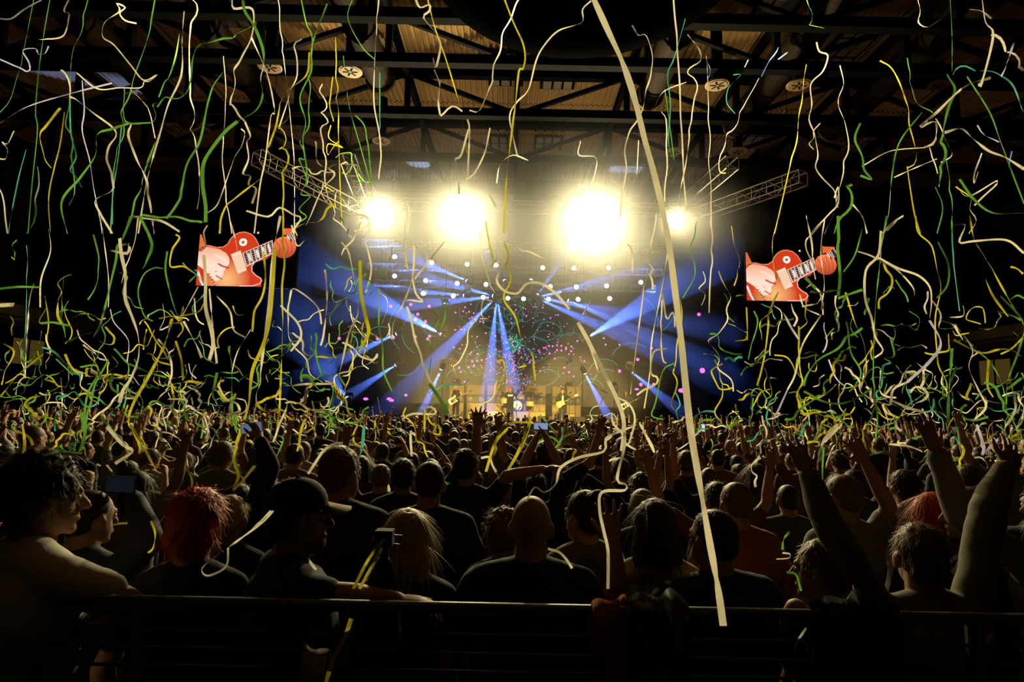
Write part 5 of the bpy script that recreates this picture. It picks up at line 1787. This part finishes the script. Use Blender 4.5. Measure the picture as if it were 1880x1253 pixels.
S(T(1240, 0, K), K, [
    ('w', 7, [165, 300, 172, 400, 180, 700, 190, 1100, 195, 1250]), ('w', 8, [65, 185, 130, 270, 130, 330, 70, 370, 110, 450, 90, 600, 60, 850, 30, 1000, 0, 1160]), ('b', 8, [550, 260, 500, 330, 460, 410]), ('b', 8, [600, 280, 550, 318]), ('b', 7, [390, 320, 370, 360]), ('b', 6, [170, 335, 172, 395]),
    ('t', 6, [310, 400, 350, 400, 310, 440, 280, 480, 275, 550, 320, 610]), ('w', 9, [760, 230, 770, 280, 815, 295, 790, 380, 725, 450, 730, 560, 715, 640, 745, 720, 760, 830, 760, 920, 850, 1020, 860, 1080, 870, 1110]), ('w', 6, [775, 660, 740, 700, 740, 740, 715, 770, 740, 800]),
    ('y', 7, [700, 340, 680, 500, 650, 720, 610, 900, 570, 1080, 530, 1250]), ('w', 6, [450, 420, 380, 540, 300, 700, 240, 830, 240, 920, 270, 930]), ('w', 8, [880, 350, 900, 450, 870, 545, 915, 680, 910, 850, 880, 1000, 860, 1100, 800, 1250]), ('g', 14, [990, 660, 960, 740, 1000, 840, 1010, 910, 1050, 960, 990, 940]),
    ('g', 16, [950, 960, 930, 1080, 870, 1190, 850, 1250]), ('w', 12, [1220, 1155, 1150, 1200, 1110, 1250]), ('w', 22, [1640, -10, 1660, 120, 1700, 190, 1640, 440, 1620, 450]), ('w', 16, [1700, 190, 1790, 280, 1865, 380]), ('w', 18, [1680, 410, 1540, 470, 1400, 600, 1310, 680, 1390, 650, 1390, 740, 1345, 790]),
    ('w', 20, [1440, 710, 1530, 690, 1600, 750, 1680, 810, 1760, 840, 1865, 905]), ('g', 16, [1455, 390, 1495, 480, 1460, 580, 1430, 720, 1430, 850, 1410, 1000]), ('g', 12, [1390, 1000, 1430, 1110, 1400, 1250]), ('y', 8, [1095, 325, 1160, 370, 1220, 500, 1260, 680, 1280, 850, 1240, 890]), ('g', 8, [1240, 310, 1270, 490, 1300, 560, 1370, 600]),
    ('y', 10, [1240, 890, 1255, 1000, 1280, 1150, 1310, 1250]), ('g', 9, [1320, 600, 1200, 760, 1160, 930, 1140, 1150, 1110, 1250]), ('w', 7, [1000, 890, 1120, 820, 1200, 800, 1340, 790]), ('w', 8, [1170, 950, 1280, 900, 1400, 850]), ('l', 14, [1810, 230, 1770, 350, 1750, 410]), ('l', 10, [1615, 670, 1650, 720, 1730, 760]), ('b', 9, [1800, 810, 1780, 900]),
    ('t', 10, [1490, 390, 1530, 365, 1590, 370, 1700, 390, 1800, 450, 1860, 600]), ('g', 8, [1560, 410, 1680, 600, 1740, 760, 1800, 920, 1865, 1090]), ('w', 10, [1295, -10, 1310, 60, 1300, 120, 1350, 145, 1420, 100]), ('w', 12, [1575, 50, 1640, 60, 1690, 100]), ('w', 9, [1640, 820, 1600, 930, 1600, 980, 1620, 920]),
    ('w', 10, [1500, 1000, 1570, 1050, 1720, 970, 1600, 1100]), ('g', 14, [1520, 960, 1600, 1070, 1700, 1140, 1860, 1140]), ('w', 8, [1395, 640, 1450, 760, 1480, 830, 1420, 870]), ('w', 9, [1360, 790, 1400, 930]), ('g', 6, [1470, -10, 1480, 200, 1480, 380]), ('g', 8, [1450, 860, 1470, 1000, 1480, 1250]), ('y', 8, [1500, 1000, 1580, 1060, 1575, 1120, 1610, 1180, 1570, 1250]), ('g', 8, [700, -10, 720, 60, 740, 150, 780, 160]), ('w', 9, [720, 1250, 830, 1140, 870, 1090, 870, 1000, 850, 1060]), ('w', 11, [940, 1085, 1000, 1160, 1025, 1250]),
])
S(T(0, 400, K), K, [
    ('w', 22, [640, 110, 650, 200, 670, 300, 670, 430, 710, 540, 740, 640, 740, 750, 700, 860, 660, 920, 640, 990]), ('w', 20, [595, 175, 680, 190, 690, 140, 640, 150]), ('y', 18, [920, 540, 880, 680, 800, 840, 720, 980, 690, 1060, 690, 1090]), ('y', 16, [690, 1100, 740, 1200, 770, 1250]),
    ('y', 24, [1470, 160, 1460, 340, 1440, 560, 1400, 700, 1350, 820, 1330, 1000, 1290, 1130, 1260, 1215]), ('w', 17, [1500, -10, 1460, 200, 1440, 450, 1410, 700, 1380, 930, 1350, 1080]), ('y', 12, [1515, -10, 1515, 400, 1505, 800, 1490, 1080, 1470, 1200]), ('w', 22, [1090, 200, 1100, 330, 1100, 480, 1130, 600, 1140, 680, 1120, 760]),
    ('w', 14, [1120, 380, 1140, 600, 1160, 780]), ('w', 16, [980, 555, 1040, 660, 1080, 750]), ('g', 13, [895, 180, 885, 280, 910, 400, 940, 500, 970, 560]), ('g', 18, [745, -10, 800, 100, 810, 170, 760, 270]), ('g', 14, [700, -10, 660, 90, 620, 220, 590, 360, 540, 560, 500, 640]), ('g', 10, [500, 90, 530, 230, 510, 370, 470, 440]),
    ('g', 28, [360, 665, 430, 630, 490, 615]), ('g', 34, [440, 1040, 455, 1150, 430, 1250]), ('g', 14, [580, 760, 520, 880, 480, 1000, 465, 1100]), ('g', 12, [610, 700, 690, 780, 800, 830, 890, 855]), ('g', 14, [250, 480, 210, 560, 280, 560, 380, 580]), ('w', 11, [180, 355, 160, 430, 150, 540, 140, 700, 135, 860]), ('w', 26, [-10, 470, 75, 465]),
    ('g', 14, [0, 380, 100, 370, 215, 372]), ('y', 11, [20, 675, 75, 715, 40, 800, 0, 890]), ('y', 13, [0, 960, 100, 840, 230, 730]), ('y', 8, [240, 1060, 350, 1130, 460, 1190]), ('t', 6, [145, 150, 140, 500, 125, 850]), ('g', 9, [215, 600, 200, 750, 180, 850]), ('l', 8, [590, 490, 610, 560, 680, 650, 680, 780]), ('l', 9, [870, 460, 880, 540, 855, 600, 905, 580]),
    ('w', 11, [1540, 540, 1555, 390, 1610, 400, 1700, 480, 1720, 570]), ('w', 14, [1740, 280, 1750, 420, 1740, 560, 1720, 680]), ('w', 10, [1560, 390, 1535, 520, 1540, 620, 1580, 690]), ('w', 14, [1500, 470, 1590, 560, 1610, 640, 1555, 715]), ('w', 11, [1580, 700, 1640, 760, 1660, 840, 1720, 880]), ('g', 12, [1700, 600, 1690, 730, 1720, 840]),
    ('w', 9, [740, -10, 720, 130, 680, 240, 650, 350]), ('w', 10, [1225, -10, 1260, 120, 1270, 190]), ('y', 13, [1410, 180, 1420, 330, 1400, 420, 1360, 520, 1350, 610]), ('y', 10, [950, 530, 1060, 505, 1090, 460]), ('y', 9, [760, 560, 830, 620, 860, 700, 900, 760]), ('g', 9, [870, 270, 830, 265, 770, 310, 735, 400, 760, 500, 820, 560]),
    ('y', 12, [940, 90, 960, 110, 920, 180, 910, 260, 980, 260, 1030, 290]), ('g', 12, [430, 800, 510, 790, 520, 840, 470, 940, 450, 1060]), ('w', 10, [400, 810, 440, 840, 430, 900, 490, 940]), ('w', 13, [845, 650, 900, 720, 920, 820, 900, 900]), ('y', 14, [940, 660, 970, 760, 980, 870]), ('w', 14, [900, 970, 1000, 980, 940, 1060]), ('w', 16, [980, 950, 1080, 880]),
    ('w', 9, [1040, 430, 1050, 530, 1090, 580]), ('w', 14, [1060, 370, 1000, 480, 960, 560]), ('w', 9, [1110, 40, 1090, 80, 1100, 150, 1070, 180]), ('g', 16, [1160, 830, 1140, 950, 1150, 1000]), ('g', 14, [1230, 670, 1240, 800, 1240, 1000, 1250, 1100]), ('w', 8, [1340, 600, 1270, 720, 1240, 830]), ('w', 11, [1160, 420, 1230, 500, 1250, 600, 1310, 640]),
    ('w', 14, [1510, 900, 1640, 890, 1790, 890]), ('w', 20, [1640, 920, 1630, 1000]), ('y', 13, [1690, 745, 1865, 740]), ('y', 12, [1670, 980, 1690, 1100, 1640, 1150]), ('y', 16, [1640, 1070, 1600, 1200, 1590, 1250]), ('w', 16, [520, 1120, 560, 1080, 600, 1080]), ('y', 9, [240, 420, 260, 560, 250, 660, 280, 720]), ('g', 12, [340, 320, 330, 500, 350, 640]),
    ('w', 9, [260, 60, 270, 180, 220, 330, 215, 480]), ('g', 10, [90, 120, 65, 150, 80, 220, 60, 210]), ('w', 8, [540, -10, 560, 150, 580, 320, 580, 480]), ('y', 10, [850, 540, 930, 530, 980, 590, 950, 640]), ('w', 12, [1460, 1200, 1500, 1100, 1540, 980, 1480, 970, 1500, 920]), ('g', 11, [1010, 350, 1060, 290, 1040, 280]), ('w', 9, [1630, 120, 1590, 150, 1560, 40]), ('l', 8, [1010, 780, 1020, 830, 1050, 860]),
])
S(T(620, 400, K), K, [
    ('w', 13, [570, 130, 490, 230, 410, 330]), ('w', 13, [410, 150, 400, 320, 350, 460, 300, 560, 290, 640]), ('w', 12, [400, 330, 420, 410, 455, 450, 380, 440, 350, 455]), ('w', 16, [370, 480, 400, 590, 430, 700, 480, 840, 520, 920]), ('y', 22, [120, 230, 125, 400, 150, 530, 165, 620, 120, 700]), ('w', 13, [20, 130, 60, 190, 90, 350, 110, 500, 60, 620, 20, 790, 5, 850]),
    ('w', 12, [140, 100, 180, 270, 150, 400]), ('w', 8, [765, 80, 770, 200, 800, 300, 830, 410]), ('w', 18, [862, 160, 880, 230, 850, 330, 890, 390, 960, 405, 1010, 355, 1080, 350, 1160, 400, 1240, 490]), ('w', 26, [1285, 560, 1330, 640, 1370, 720, 1420, 820, 1480, 940, 1525, 1060, 1530, 1150, 1520, 1250]), ('w', 14, [1350, 370, 1355, 430, 1310, 520]), ('w', 11, [865, 125, 960, 160, 1110, 220]),
    ('y', 10, [790, 20, 815, 160, 830, 250]), ('y', 13, [890, 130, 920, 230, 905, 360, 890, 440, 950, 530, 980, 640, 1020, 690, 1040, 780, 1060, 860, 1040, 880]), ('w', 9, [830, 450, 780, 440, 770, 520, 800, 540]), ('w', 9, [750, 540, 700, 600, 690, 690, 640, 770, 620, 800, 640, 860]), ('g', 22, [490, 890, 540, 960, 590, 1050]), ('y', 18, [1035, 1070, 1000, 1180, 975, 1250]), ('y', 14, [850, 770, 890, 775, 895, 940]), ('w', 9, [890, 850, 860, 940, 840, 1000]),
    ('w', 9, [1710, -10, 1660, 230, 1620, 520, 1590, 750, 1565, 950]), ('w', 9, [1770, 160, 1730, 400, 1680, 660, 1670, 830, 1640, 1020]), ('w', 12, [1735, 400, 1760, 540, 1790, 510, 1800, 580]), ('w', 13, [1750, 690, 1690, 720, 1675, 830, 1700, 870, 1600, 950]), ('w', 11, [1550, 140, 1575, 180, 1580, 290, 1605, 260]), ('w', 12, [1640, 240, 1680, 270, 1670, 390]), ('y', 9, [1830, 440, 1840, 560, 1800, 760, 1810, 900, 1790, 1000, 1830, 1060]),
    ('g', 9, [1800, 780, 1740, 820, 1700, 990, 1680, 1060, 1740, 1080]), ('w', 13, [1615, 1080, 1650, 1160, 1690, 1250]), ('w', 13, [1490, 960, 1560, 1000, 1590, 1080, 1560, 1200, 1540, 1220]), ('w', 11, [1340, 670, 1390, 820, 1360, 880, 1440, 940]), ('y', 18, [890, 1100, 850, 1180, 830, 1250]), ('y', 11, [880, 1110, 960, 1095, 1070, 1100]), ('t', 14, [140, 1110, 125, 1250]), ('g', 10, [220, 380, 220, 560, 240, 700, 245, 820, 290, 930]), ('g', 14, [490, 640, 500, 730, 490, 830]),
    ('g', 10, [280, 170, 250, 330, 225, 280]), ('y', 10, [280, 180, 355, 185, 370, 270]), ('g', 10, [550, 410, 575, 520, 550, 600]), ('w', 14, [345, 1080, 400, 1050, 520, 1050, 500, 1010, 440, 1020]), ('y', 14, [465, 1020, 465, 1150]), ('w', 10, [760, 540, 810, 540]), ('y', 11, [60, 730, 90, 560, 70, 600]), ('g', 9, [180, 600, 130, 640, 160, 720]), ('y', 10, [1010, 790, 960, 800, 920, 740]), ('w', 9, [1735, 440, 1730, 660, 1740, 760, 1760, 780]), ('y', 9, [850, 1000, 900, 1060, 870, 1100]), ('g', 12, [500, 490, 540, 540, 520, 590]),
])
S(T(1240, 400, K), K, [
    ('w', 9, [193, -10, 195, 200, 185, 350, 180, 510]), ('g', 8, [130, -10, 85, 150, 105, 300, 40, 430]), ('w', 8, [150, 290, 160, 340, 125, 380, 160, 410, 140, 470]), ('w', 9, [230, 285, 265, 380, 295, 440, 270, 490, 280, 545, 230, 620, 175, 665, 235, 740, 240, 820, 300, 870, 310, 930]), ('y', 9, [300, 45, 320, 180, 350, 270, 300, 370]),
    ('y', 7, [555, -10, 520, 120, 525, 250, 540, 330]), ('y', 11, [545, 400, 510, 480, 480, 720, 440, 900]), ('y', 10, [380, 480, 385, 600, 380, 650, 320, 660]), ('g', 9, [420, 500, 440, 560, 405, 690, 390, 760]), ('l', 14, [500, 450, 570, 500, 620, 590, 660, 650]), ('w', 11, [700, -10, 730, 140, 735, 250, 750, 330]), ('g', 18, [870, -10, 875, 200, 880, 330, 870, 420]),
    ('g', 18, [720, 395, 800, 402, 880, 395]), ('g', 20, [695, 320, 750, 380]), ('g', 18, [870, 430, 930, 410, 1000, 385]), ('g', 14, [1035, 430, 1010, 520]), ('g', 16, [1000, 575, 950, 640, 870, 700, 780, 740, 710, 830, 685, 900]), ('g', 16, [690, 930, 780, 980, 920, 990, 1050, 915]), ('w', 14, [1100, 70, 1085, 200, 1020, 280, 1015, 430, 1050, 540, 1070, 640, 1110, 710, 1065, 750]), ('w', 11, [1130, 70, 1200, 0]),
    ('w', 13, [1080, 210, 1190, 270, 1300, 310, 1360, 370, 1370, 450, 1360, 540]), ('l', 18, [1360, 550, 1420, 670, 1360, 770, 1240, 880]), ('w', 13, [1240, 880, 1165, 920, 1150, 1000, 1110, 1000, 1140, 1100, 1130, 1200]), ('g', 9, [1130, -10, 1100, 180, 1075, 420, 1060, 700, 1060, 950]), ('w', 10, [975, 180, 1060, 210, 1200, 290, 1270, 370, 1280, 420]), ('y', 9, [1285, -10, 1300, 80, 1370, 150, 1400, 280, 1420, 380, 1390, 540, 1400, 740]),
    ('g', 11, [1405, 130, 1460, 250, 1455, 360, 1400, 430]), ('t', 8, [1480, -10, 1485, 200, 1520, 500]), ('w', 12, [1385, 450, 1420, 530, 1410, 590, 1490, 590, 1500, 570]), ('w', 10, [1470, 530, 1540, 530, 1535, 470]), ('g', 18, [1480, 700, 1470, 850, 1460, 1000, 1460, 1100]), ('w', 15, [1500, 580, 1590, 700, 1570, 800, 1620, 920, 1660, 1010, 1600, 1080, 1620, 1150, 1640, 1230]), ('y', 13, [1660, 330, 1700, 420, 1780, 530]), ('y', 14, [1675, 760, 1670, 900, 1700, 960]),
    ('y', 14, [1800, 900, 1820, 1000]), ('y', 12, [1800, 255, 1860, 300]), ('w', 14, [1480, 40, 1550, 40, 1520, 130, 1600, 125, 1770, 120, 1865, 190]), ('y', 11, [1575, -10, 1600, 120, 1660, 210, 1740, 360, 1860, 570]), ('g', 12, [1740, 420, 1860, 560, 1840, 700, 1780, 870, 1770, 1000]), ('y', 11, [660, 580, 665, 800, 680, 880, 650, 950, 690, 1060]), ('w', 11, [780, 520, 680, 680, 640, 840, 600, 920]), ('l', 12, [600, 920, 560, 1010, 530, 1080]),
    ('y', 10, [910, 400, 960, 560, 1010, 680, 1015, 850, 930, 930]), ('g', 10, [915, 560, 940, 720, 990, 830, 960, 900]), ('g', 8, [1250, 500, 1305, 540, 1290, 600, 1250, 580]), ('w', 18, [1160, 980, 1250, 1020, 1330, 1040]), ('g', 10, [1060, 950, 1080, 1050, 1070, 1200]), ('w', 16, [880, 1060, 860, 1120, 800, 1180, 770, 1250]), ('w', 9, [1180, 790, 1230, 860]), ('y', 9, [530, 735, 600, 750, 640, 830, 610, 900]), ('y', 9, [250, 880, 250, 960, 210, 1040, 250, 1100]),
    ('w', 8, [800, 0, 780, 150, 790, 340, 790, 520]), ('w', 9, [740, 250, 700, 120, 780, 30]), ('g', 9, [900, 290, 960, 200, 1000, 60]), ('l', 10, [800, 560, 800, 680, 790, 720]), ('l', 9, [820, 760, 860, 860, 910, 905]), ('y', 12, [700, 450, 690, 520, 705, 560, 660, 600]), ('w', 10, [665, 410, 690, 480, 770, 520]), ('t', 10, [1240, 880, 1250, 1000]), ('g', 11, [1150, 640, 1170, 740, 1115, 750]), ('y', 8, [1400, 740, 1410, 800, 1450, 880, 1450, 960]), ('y', 10, [1860, 640, 1800, 700, 1740, 730]), ('g', 9, [1590, 700, 1680, 770, 1750, 900, 1780, 1100]),
])
KB = 2.65
S(T(0, 780, KB), KB, [
    ('w', (12, 1.75), [1330, 420, 1272, 480, 1150, 570, 1000, 680, 985, 720, 1020, 735, 1100, 690, 1110, 600]), ('w', 20, [520, 10, 600, 100, 645, 130, 560, 190]), ('w', 10, [570, 195, 640, 185, 695, 230, 530, 235]), ('y', 14, [635, 10, 700, 110, 750, 210]), ('y', 12, [890, 160, 910, 230, 935, 330]), ('y', 20, [1190, -10, 1150, 100, 1140, 180, 1160, 250, 1140, 320, 1240, 200]),
    ('y', (12, 2.85), [500, 490, 570, 484, 630, 480]), ('y', (12, 2.35), [735, 470, 755, 530, 745, 600, 720, 625]), ('y', 14, [80, 30, 140, 60, 160, 100]), ('g', 12, [165, 150, 260, 130, 400, 140]), ('g', 9, [340, 20, 370, 80, 355, 140]), ('y', 14, [110, 0, 120, 100, 105, 180]),
])
S(T(460, 780, KB), KB, [
    ('y', (18, 1.95), [650, 560, 600, 620, 560, 680, 500, 800]), ('y', (18, 1.95), [640, 600, 600, 670, 530, 800]), ('y', (24, 1.8), [490, 945, 460, 1030, 400, 1150, 365, 1260]), ('w', 15, [280, 240, 350, 140, 430, 90, 530, 110, 610, 210, 670, 300, 670, 340]), ('g', 16, [1000, 190, 970, 240, 940, 280, 990, 300, 960, 360]), ('t', 14, [555, 0, 540, 120, 510, 230]), ('w', (14, 1.9), [0, 520, 50, 470, 100, 420]),
    ('g', 12, [160, 80, 120, 180, 120, 260, 90, 280]), ('y', 14, [125, 260, 130, 340, 90, 360]), ('y', 16, [1250, 20, 1190, 90, 1145, 230]), ('w', 14, [780, 30, 780, 90, 800, 160]),
])
S(T(920, 780, KB), KB, [
    ('w', (16, 2.25), [120, 375, 165, 305, 210, 330, 265, 290, 290, 210, 380, 160, 500, 130, 510, 70, 560, 40, 640, 10]), ('w', (18, 2.2), [595, -10, 600, 100, 565, 265, 605, 290, 600, 320, 490, 330, 480, 420, 500, 520, 520, 620, 520, 800]), ('y', 18, [140, -10, 90, 120, 35, 220]), ('w', 10, [680, 0, 740, 130]), ('g', 9, [1020, 70, 1030, 100, 1015, 180]), ('w', (14, 2.2), [225, 605, 280, 620, 320, 660, 345, 700]), ('w', (12, 2.2), [1190, 1320, 1210, 1260]),
])
S(T(1380, 780, KB), KB, [
    ('g', 14, [350, 110, 345, 200, 345, 300]), ('w', 16, [440, 0, 360, 80, 325, 150, 320, 220]), ('l', 14, [1095, 0, 1130, 110, 1120, 150, 1200, 70]), ('w', 14, [670, 95, 760, 105, 830, 130]), ('g', (14, 2.1), [185, 520, 155, 560, 150, 610]), ('g', (14, 2.05), [170, 720, 215, 730, 240, 810]), ('w', (12, 1.8), [265, 990, 220, 1060, 205, 1100]), ('y', (12, 1.95), [492, 780, 500, 830, 495, 880]), ('w', (9, 2.2), [120, 655, 180, 650, 185, 630, 150, 625]),
])
NTRACED = len(STREAM)

# further ones that fill the tangle between the traced ones
rs_ = np.random.default_rng(21)


def wander(x0, y0, n, step, dirx, diry, curl):
    a = math.atan2(diry, dirx)
    pts = [(x0, y0)]
    for i in range(n):
        a += rs_.normal(0, curl)
        a += 0.25 * math.sin(math.atan2(diry, dirx) - a)
        pts.append((pts[-1][0] + step * math.cos(a), pts[-1][1] + step * math.sin(a)))
    return pts


def pick(y):
    return 'wgyt'[int(rs_.choice(4, p=[0.32, 0.34, 0.28, 0.06]))]


zones = [(0, 640, 30, 520, 14), (0, 640, 430, 720, 18), (1300, 1880, 20, 430, 10), (1300, 1880, 480, 730, 14), (640, 1300, 430, 720, 4)]
tot = sum(z[4] for z in zones)
for (xa, xb, ya, yb, n) in zones:
    for k in range(n):
        if len(STREAM) >= 300:
            break
        pts_ = wander(xa + (xb - xa) * rs_.random(), ya + (yb - ya) * rs_.random(), int(5 + rs_.random() * 9), 22 + rs_.random() * 22, rs_.normal(0, 0.35), 1.0, 0.5)
        d = 3.5 + 6 * rs_.random()
        STREAM.append((pick(0), [(x, y) for x, y in pts_ if y < 830] or pts_, d, 0.024 * FPX / d))


def catmull(pts, per):
    pts = np.array(pts, float)
    if len(pts) == 2:
        pts = np.array([pts[0], (pts[0] + pts[1]) / 2 + 0.01, pts[1]])
    p = np.vstack((2 * pts[0] - pts[1], pts, 2 * pts[-1] - pts[-2]))
    out = []
    for i in range(1, len(p) - 2):
        L = np.linalg.norm(p[i + 1][:2] - p[i][:2])
        n = int(max(3, min(per, L / 6)))
        for k in range(n):
            t = k / n
            out.append(0.5 * ((2 * p[i]) + (-p[i - 1] + p[i + 1]) * t + (2 * p[i - 1] - 5 * p[i] + 4 * p[i + 1] - p[i + 2]) * t * t + (-p[i - 1] + 3 * p[i] - 3 * p[i + 1] + p[i + 2]) * t ** 3))
    out.append(p[-2])
    return np.array(out)


def ribbon(mb, pts3, width, th, mi=0):
    n = len(pts3)
    tg = np.gradient(pts3, axis=0)
    tg /= np.linalg.norm(tg, axis=1)[:, None] + 1e-9
    ref = np.array([0.0, -1.0, 0.15])
    vs = []
    for i in range(n):
        t = tg[i]
        nn = ref - t * ref.dot(t)
        L = np.linalg.norm(nn)
        nn = nn / L if L > 1e-4 else np.array([1.0, 0, 0])
        bb = np.cross(t, nn)
        w = (bb * math.cos(th[i]) + nn * math.sin(th[i])) * width / 2
        vs += [pts3[i] - w, pts3[i] + w]
    mb.add(vs, [(2 * i, 2 * i + 1, 2 * i + 3, 2 * i + 2) for i in range(n - 1)], mi)


def smooth_noise(n, corr, amp):
    k = max(2, int(n / corr) + 2)
    ctrl = rs_.normal(0, amp, k)
    return np.interp(np.linspace(0, k - 1, n), np.arange(k), ctrl)


def make3d(path, d, wpx, twist=0.75, helix=0.0):
    sp = catmull(path, 14)
    n = len(sp)
    drift = 1 + smooth_noise(n, 12, 0.035) if d > 2.4 else 1 + smooth_noise(n, 12, 0.012)
    if helix > 0:
        ph = rs_.random() * 6.28 + np.cumsum(np.full(n, 0.55) + smooth_noise(n, 6, 0.25))
        env = np.clip(smooth_noise(n, 9, 1.0), 0, 1.4) * helix
        sp = sp + np.column_stack((np.cos(ph), np.sin(ph))) * env[:, None]
        drift = drift + np.sin(ph + 1.2) * env / FPX
    p3 = np.array([P(x, y, d * f)[:] for (x, y), f in zip(sp, drift)])
    p3[:, 2] = np.maximum(p3[:, 2], 0.05)
    return p3, smooth_noise(n, 7, twist)


items = []
for (c, path, d, wpx) in STREAM:
    mx = sum(p[0] for p in path) / len(path)
    my = sum(p[1] for p in path) / len(path)
    ln_px = sum(math.hypot(a[0] - b[0], a[1] - b[1]) for a, b in zip(path[:-1], path[1:]))
    chord = math.hypot(path[0][0] - path[-1][0], path[0][1] - path[-1][1])
    form = ('long' if ln_px > 260 else 'short' if ln_px < 90 else 'medium') + ' ' + ('straight' if chord > 0.93 * ln_px else 'curling' if chord < 0.6 * ln_px else 'wavy')
    wide = 'broad ' if wpx > 6.2 else 'thin ' if wpx < 2.9 else ''
    hz = ('at the far left edge' if mx < 180 else 'left of the left screen' if mx < 350 else 'by the left screen' if mx < 560 else 'right of the left screen' if mx < 665 else
          'by the first blinder' if mx < 775 else 'by the second blinder' if mx < 960 else 'by the largest blinder' if mx < 1150 else 'by the smallest blinder' if mx < 1290 else
          'left of the right screen' if mx < 1370 else 'by the right screen' if mx < 1560 else 'right of the right screen' if mx < 1720 else 'at the far right edge')
    vt = 'under the roof' if my < 170 else 'high up' if my < 340 else 'at mid height' if my < 520 else 'low' if my < 720 else 'over the crowd'
    items.append((wide + form + ' ' + CN[c] + ' streamer', vt + ' ' + hz, mx, c, path, d, wpx))
cnt = {}
for it in items:
    cnt.setdefault((it[0], it[1]), []).append(it[2])
for (lab, place, mx, c, path, d, wpx) in items:
    same = sorted(cnt[(lab, place)])
    label = lab + ' ' + place
    if len(same) > 1:
        label += ', %s from left' % ORD(same.index(mx) + 1)
    hx = 0.0 if wpx > 6.5 or d < 2.4 else float(rs_.choice([0.0, 1.6, 4.0, 7.0], p=[0.3, 0.35, 0.25, 0.1]))
    p3, th = make3d(path, d, wpx, 0.30 if wpx > 7 else 0.75, hx)
    org = p3[-1].copy()
    mb = MB()
    ribbon(mb, p3 - org, min(0.026, max(0.006, 0.82 * wpx * d / FPX)), th)
    o = mb.build('paper_streamer', SM[c], None, True, loc=tuple(org))
    tag(o, label, 'streamer', 'paper streamers in the air')

# small curls and scraps tangled over the heads: nobody could count these
tang = MB()
order = ['w', 'g', 'y', 't']
for (xa, xb, ya, yb, n) in [(0, 640, 690, 860, 230), (0, 640, 560, 720, 60), (1300, 1880, 710, 850, 170), (1300, 1880, 540, 700, 50), (640, 1300, 750, 860, 40), (600, 660, 300, 620, 24), (640, 720, 520, 700, 16)]:
    for k in range(n):
        x, y = xa + (xb - xa) * rs_.random(), ya + (yb - ya) * rs_.random()
        a = rs_.random() * 6.28
        path = wander(x, y, int(3 + rs_.random() * 6), 6 + rs_.random() * 11, math.cos(a), math.sin(a), 0.75)
        d = 5.0 + 9 * rs_.random()
        p3, th = make3d(path, d, 4, 0.8)
        ribbon(tang, p3, 0.022, th, order.index(pick(0)))
tag(tang.build('streamer_tangle', [SM[k] for k in order], None, True), 'tangled scraps of cream, green and yellow streamers over the heads', 'streamer tangle', kind='stuff')
print('STREAMERS', NTRACED, len(STREAM))
for _m in bpy.data.materials:
    if _m.users:
        _m.cycles.emission_sampling = 'NONE'
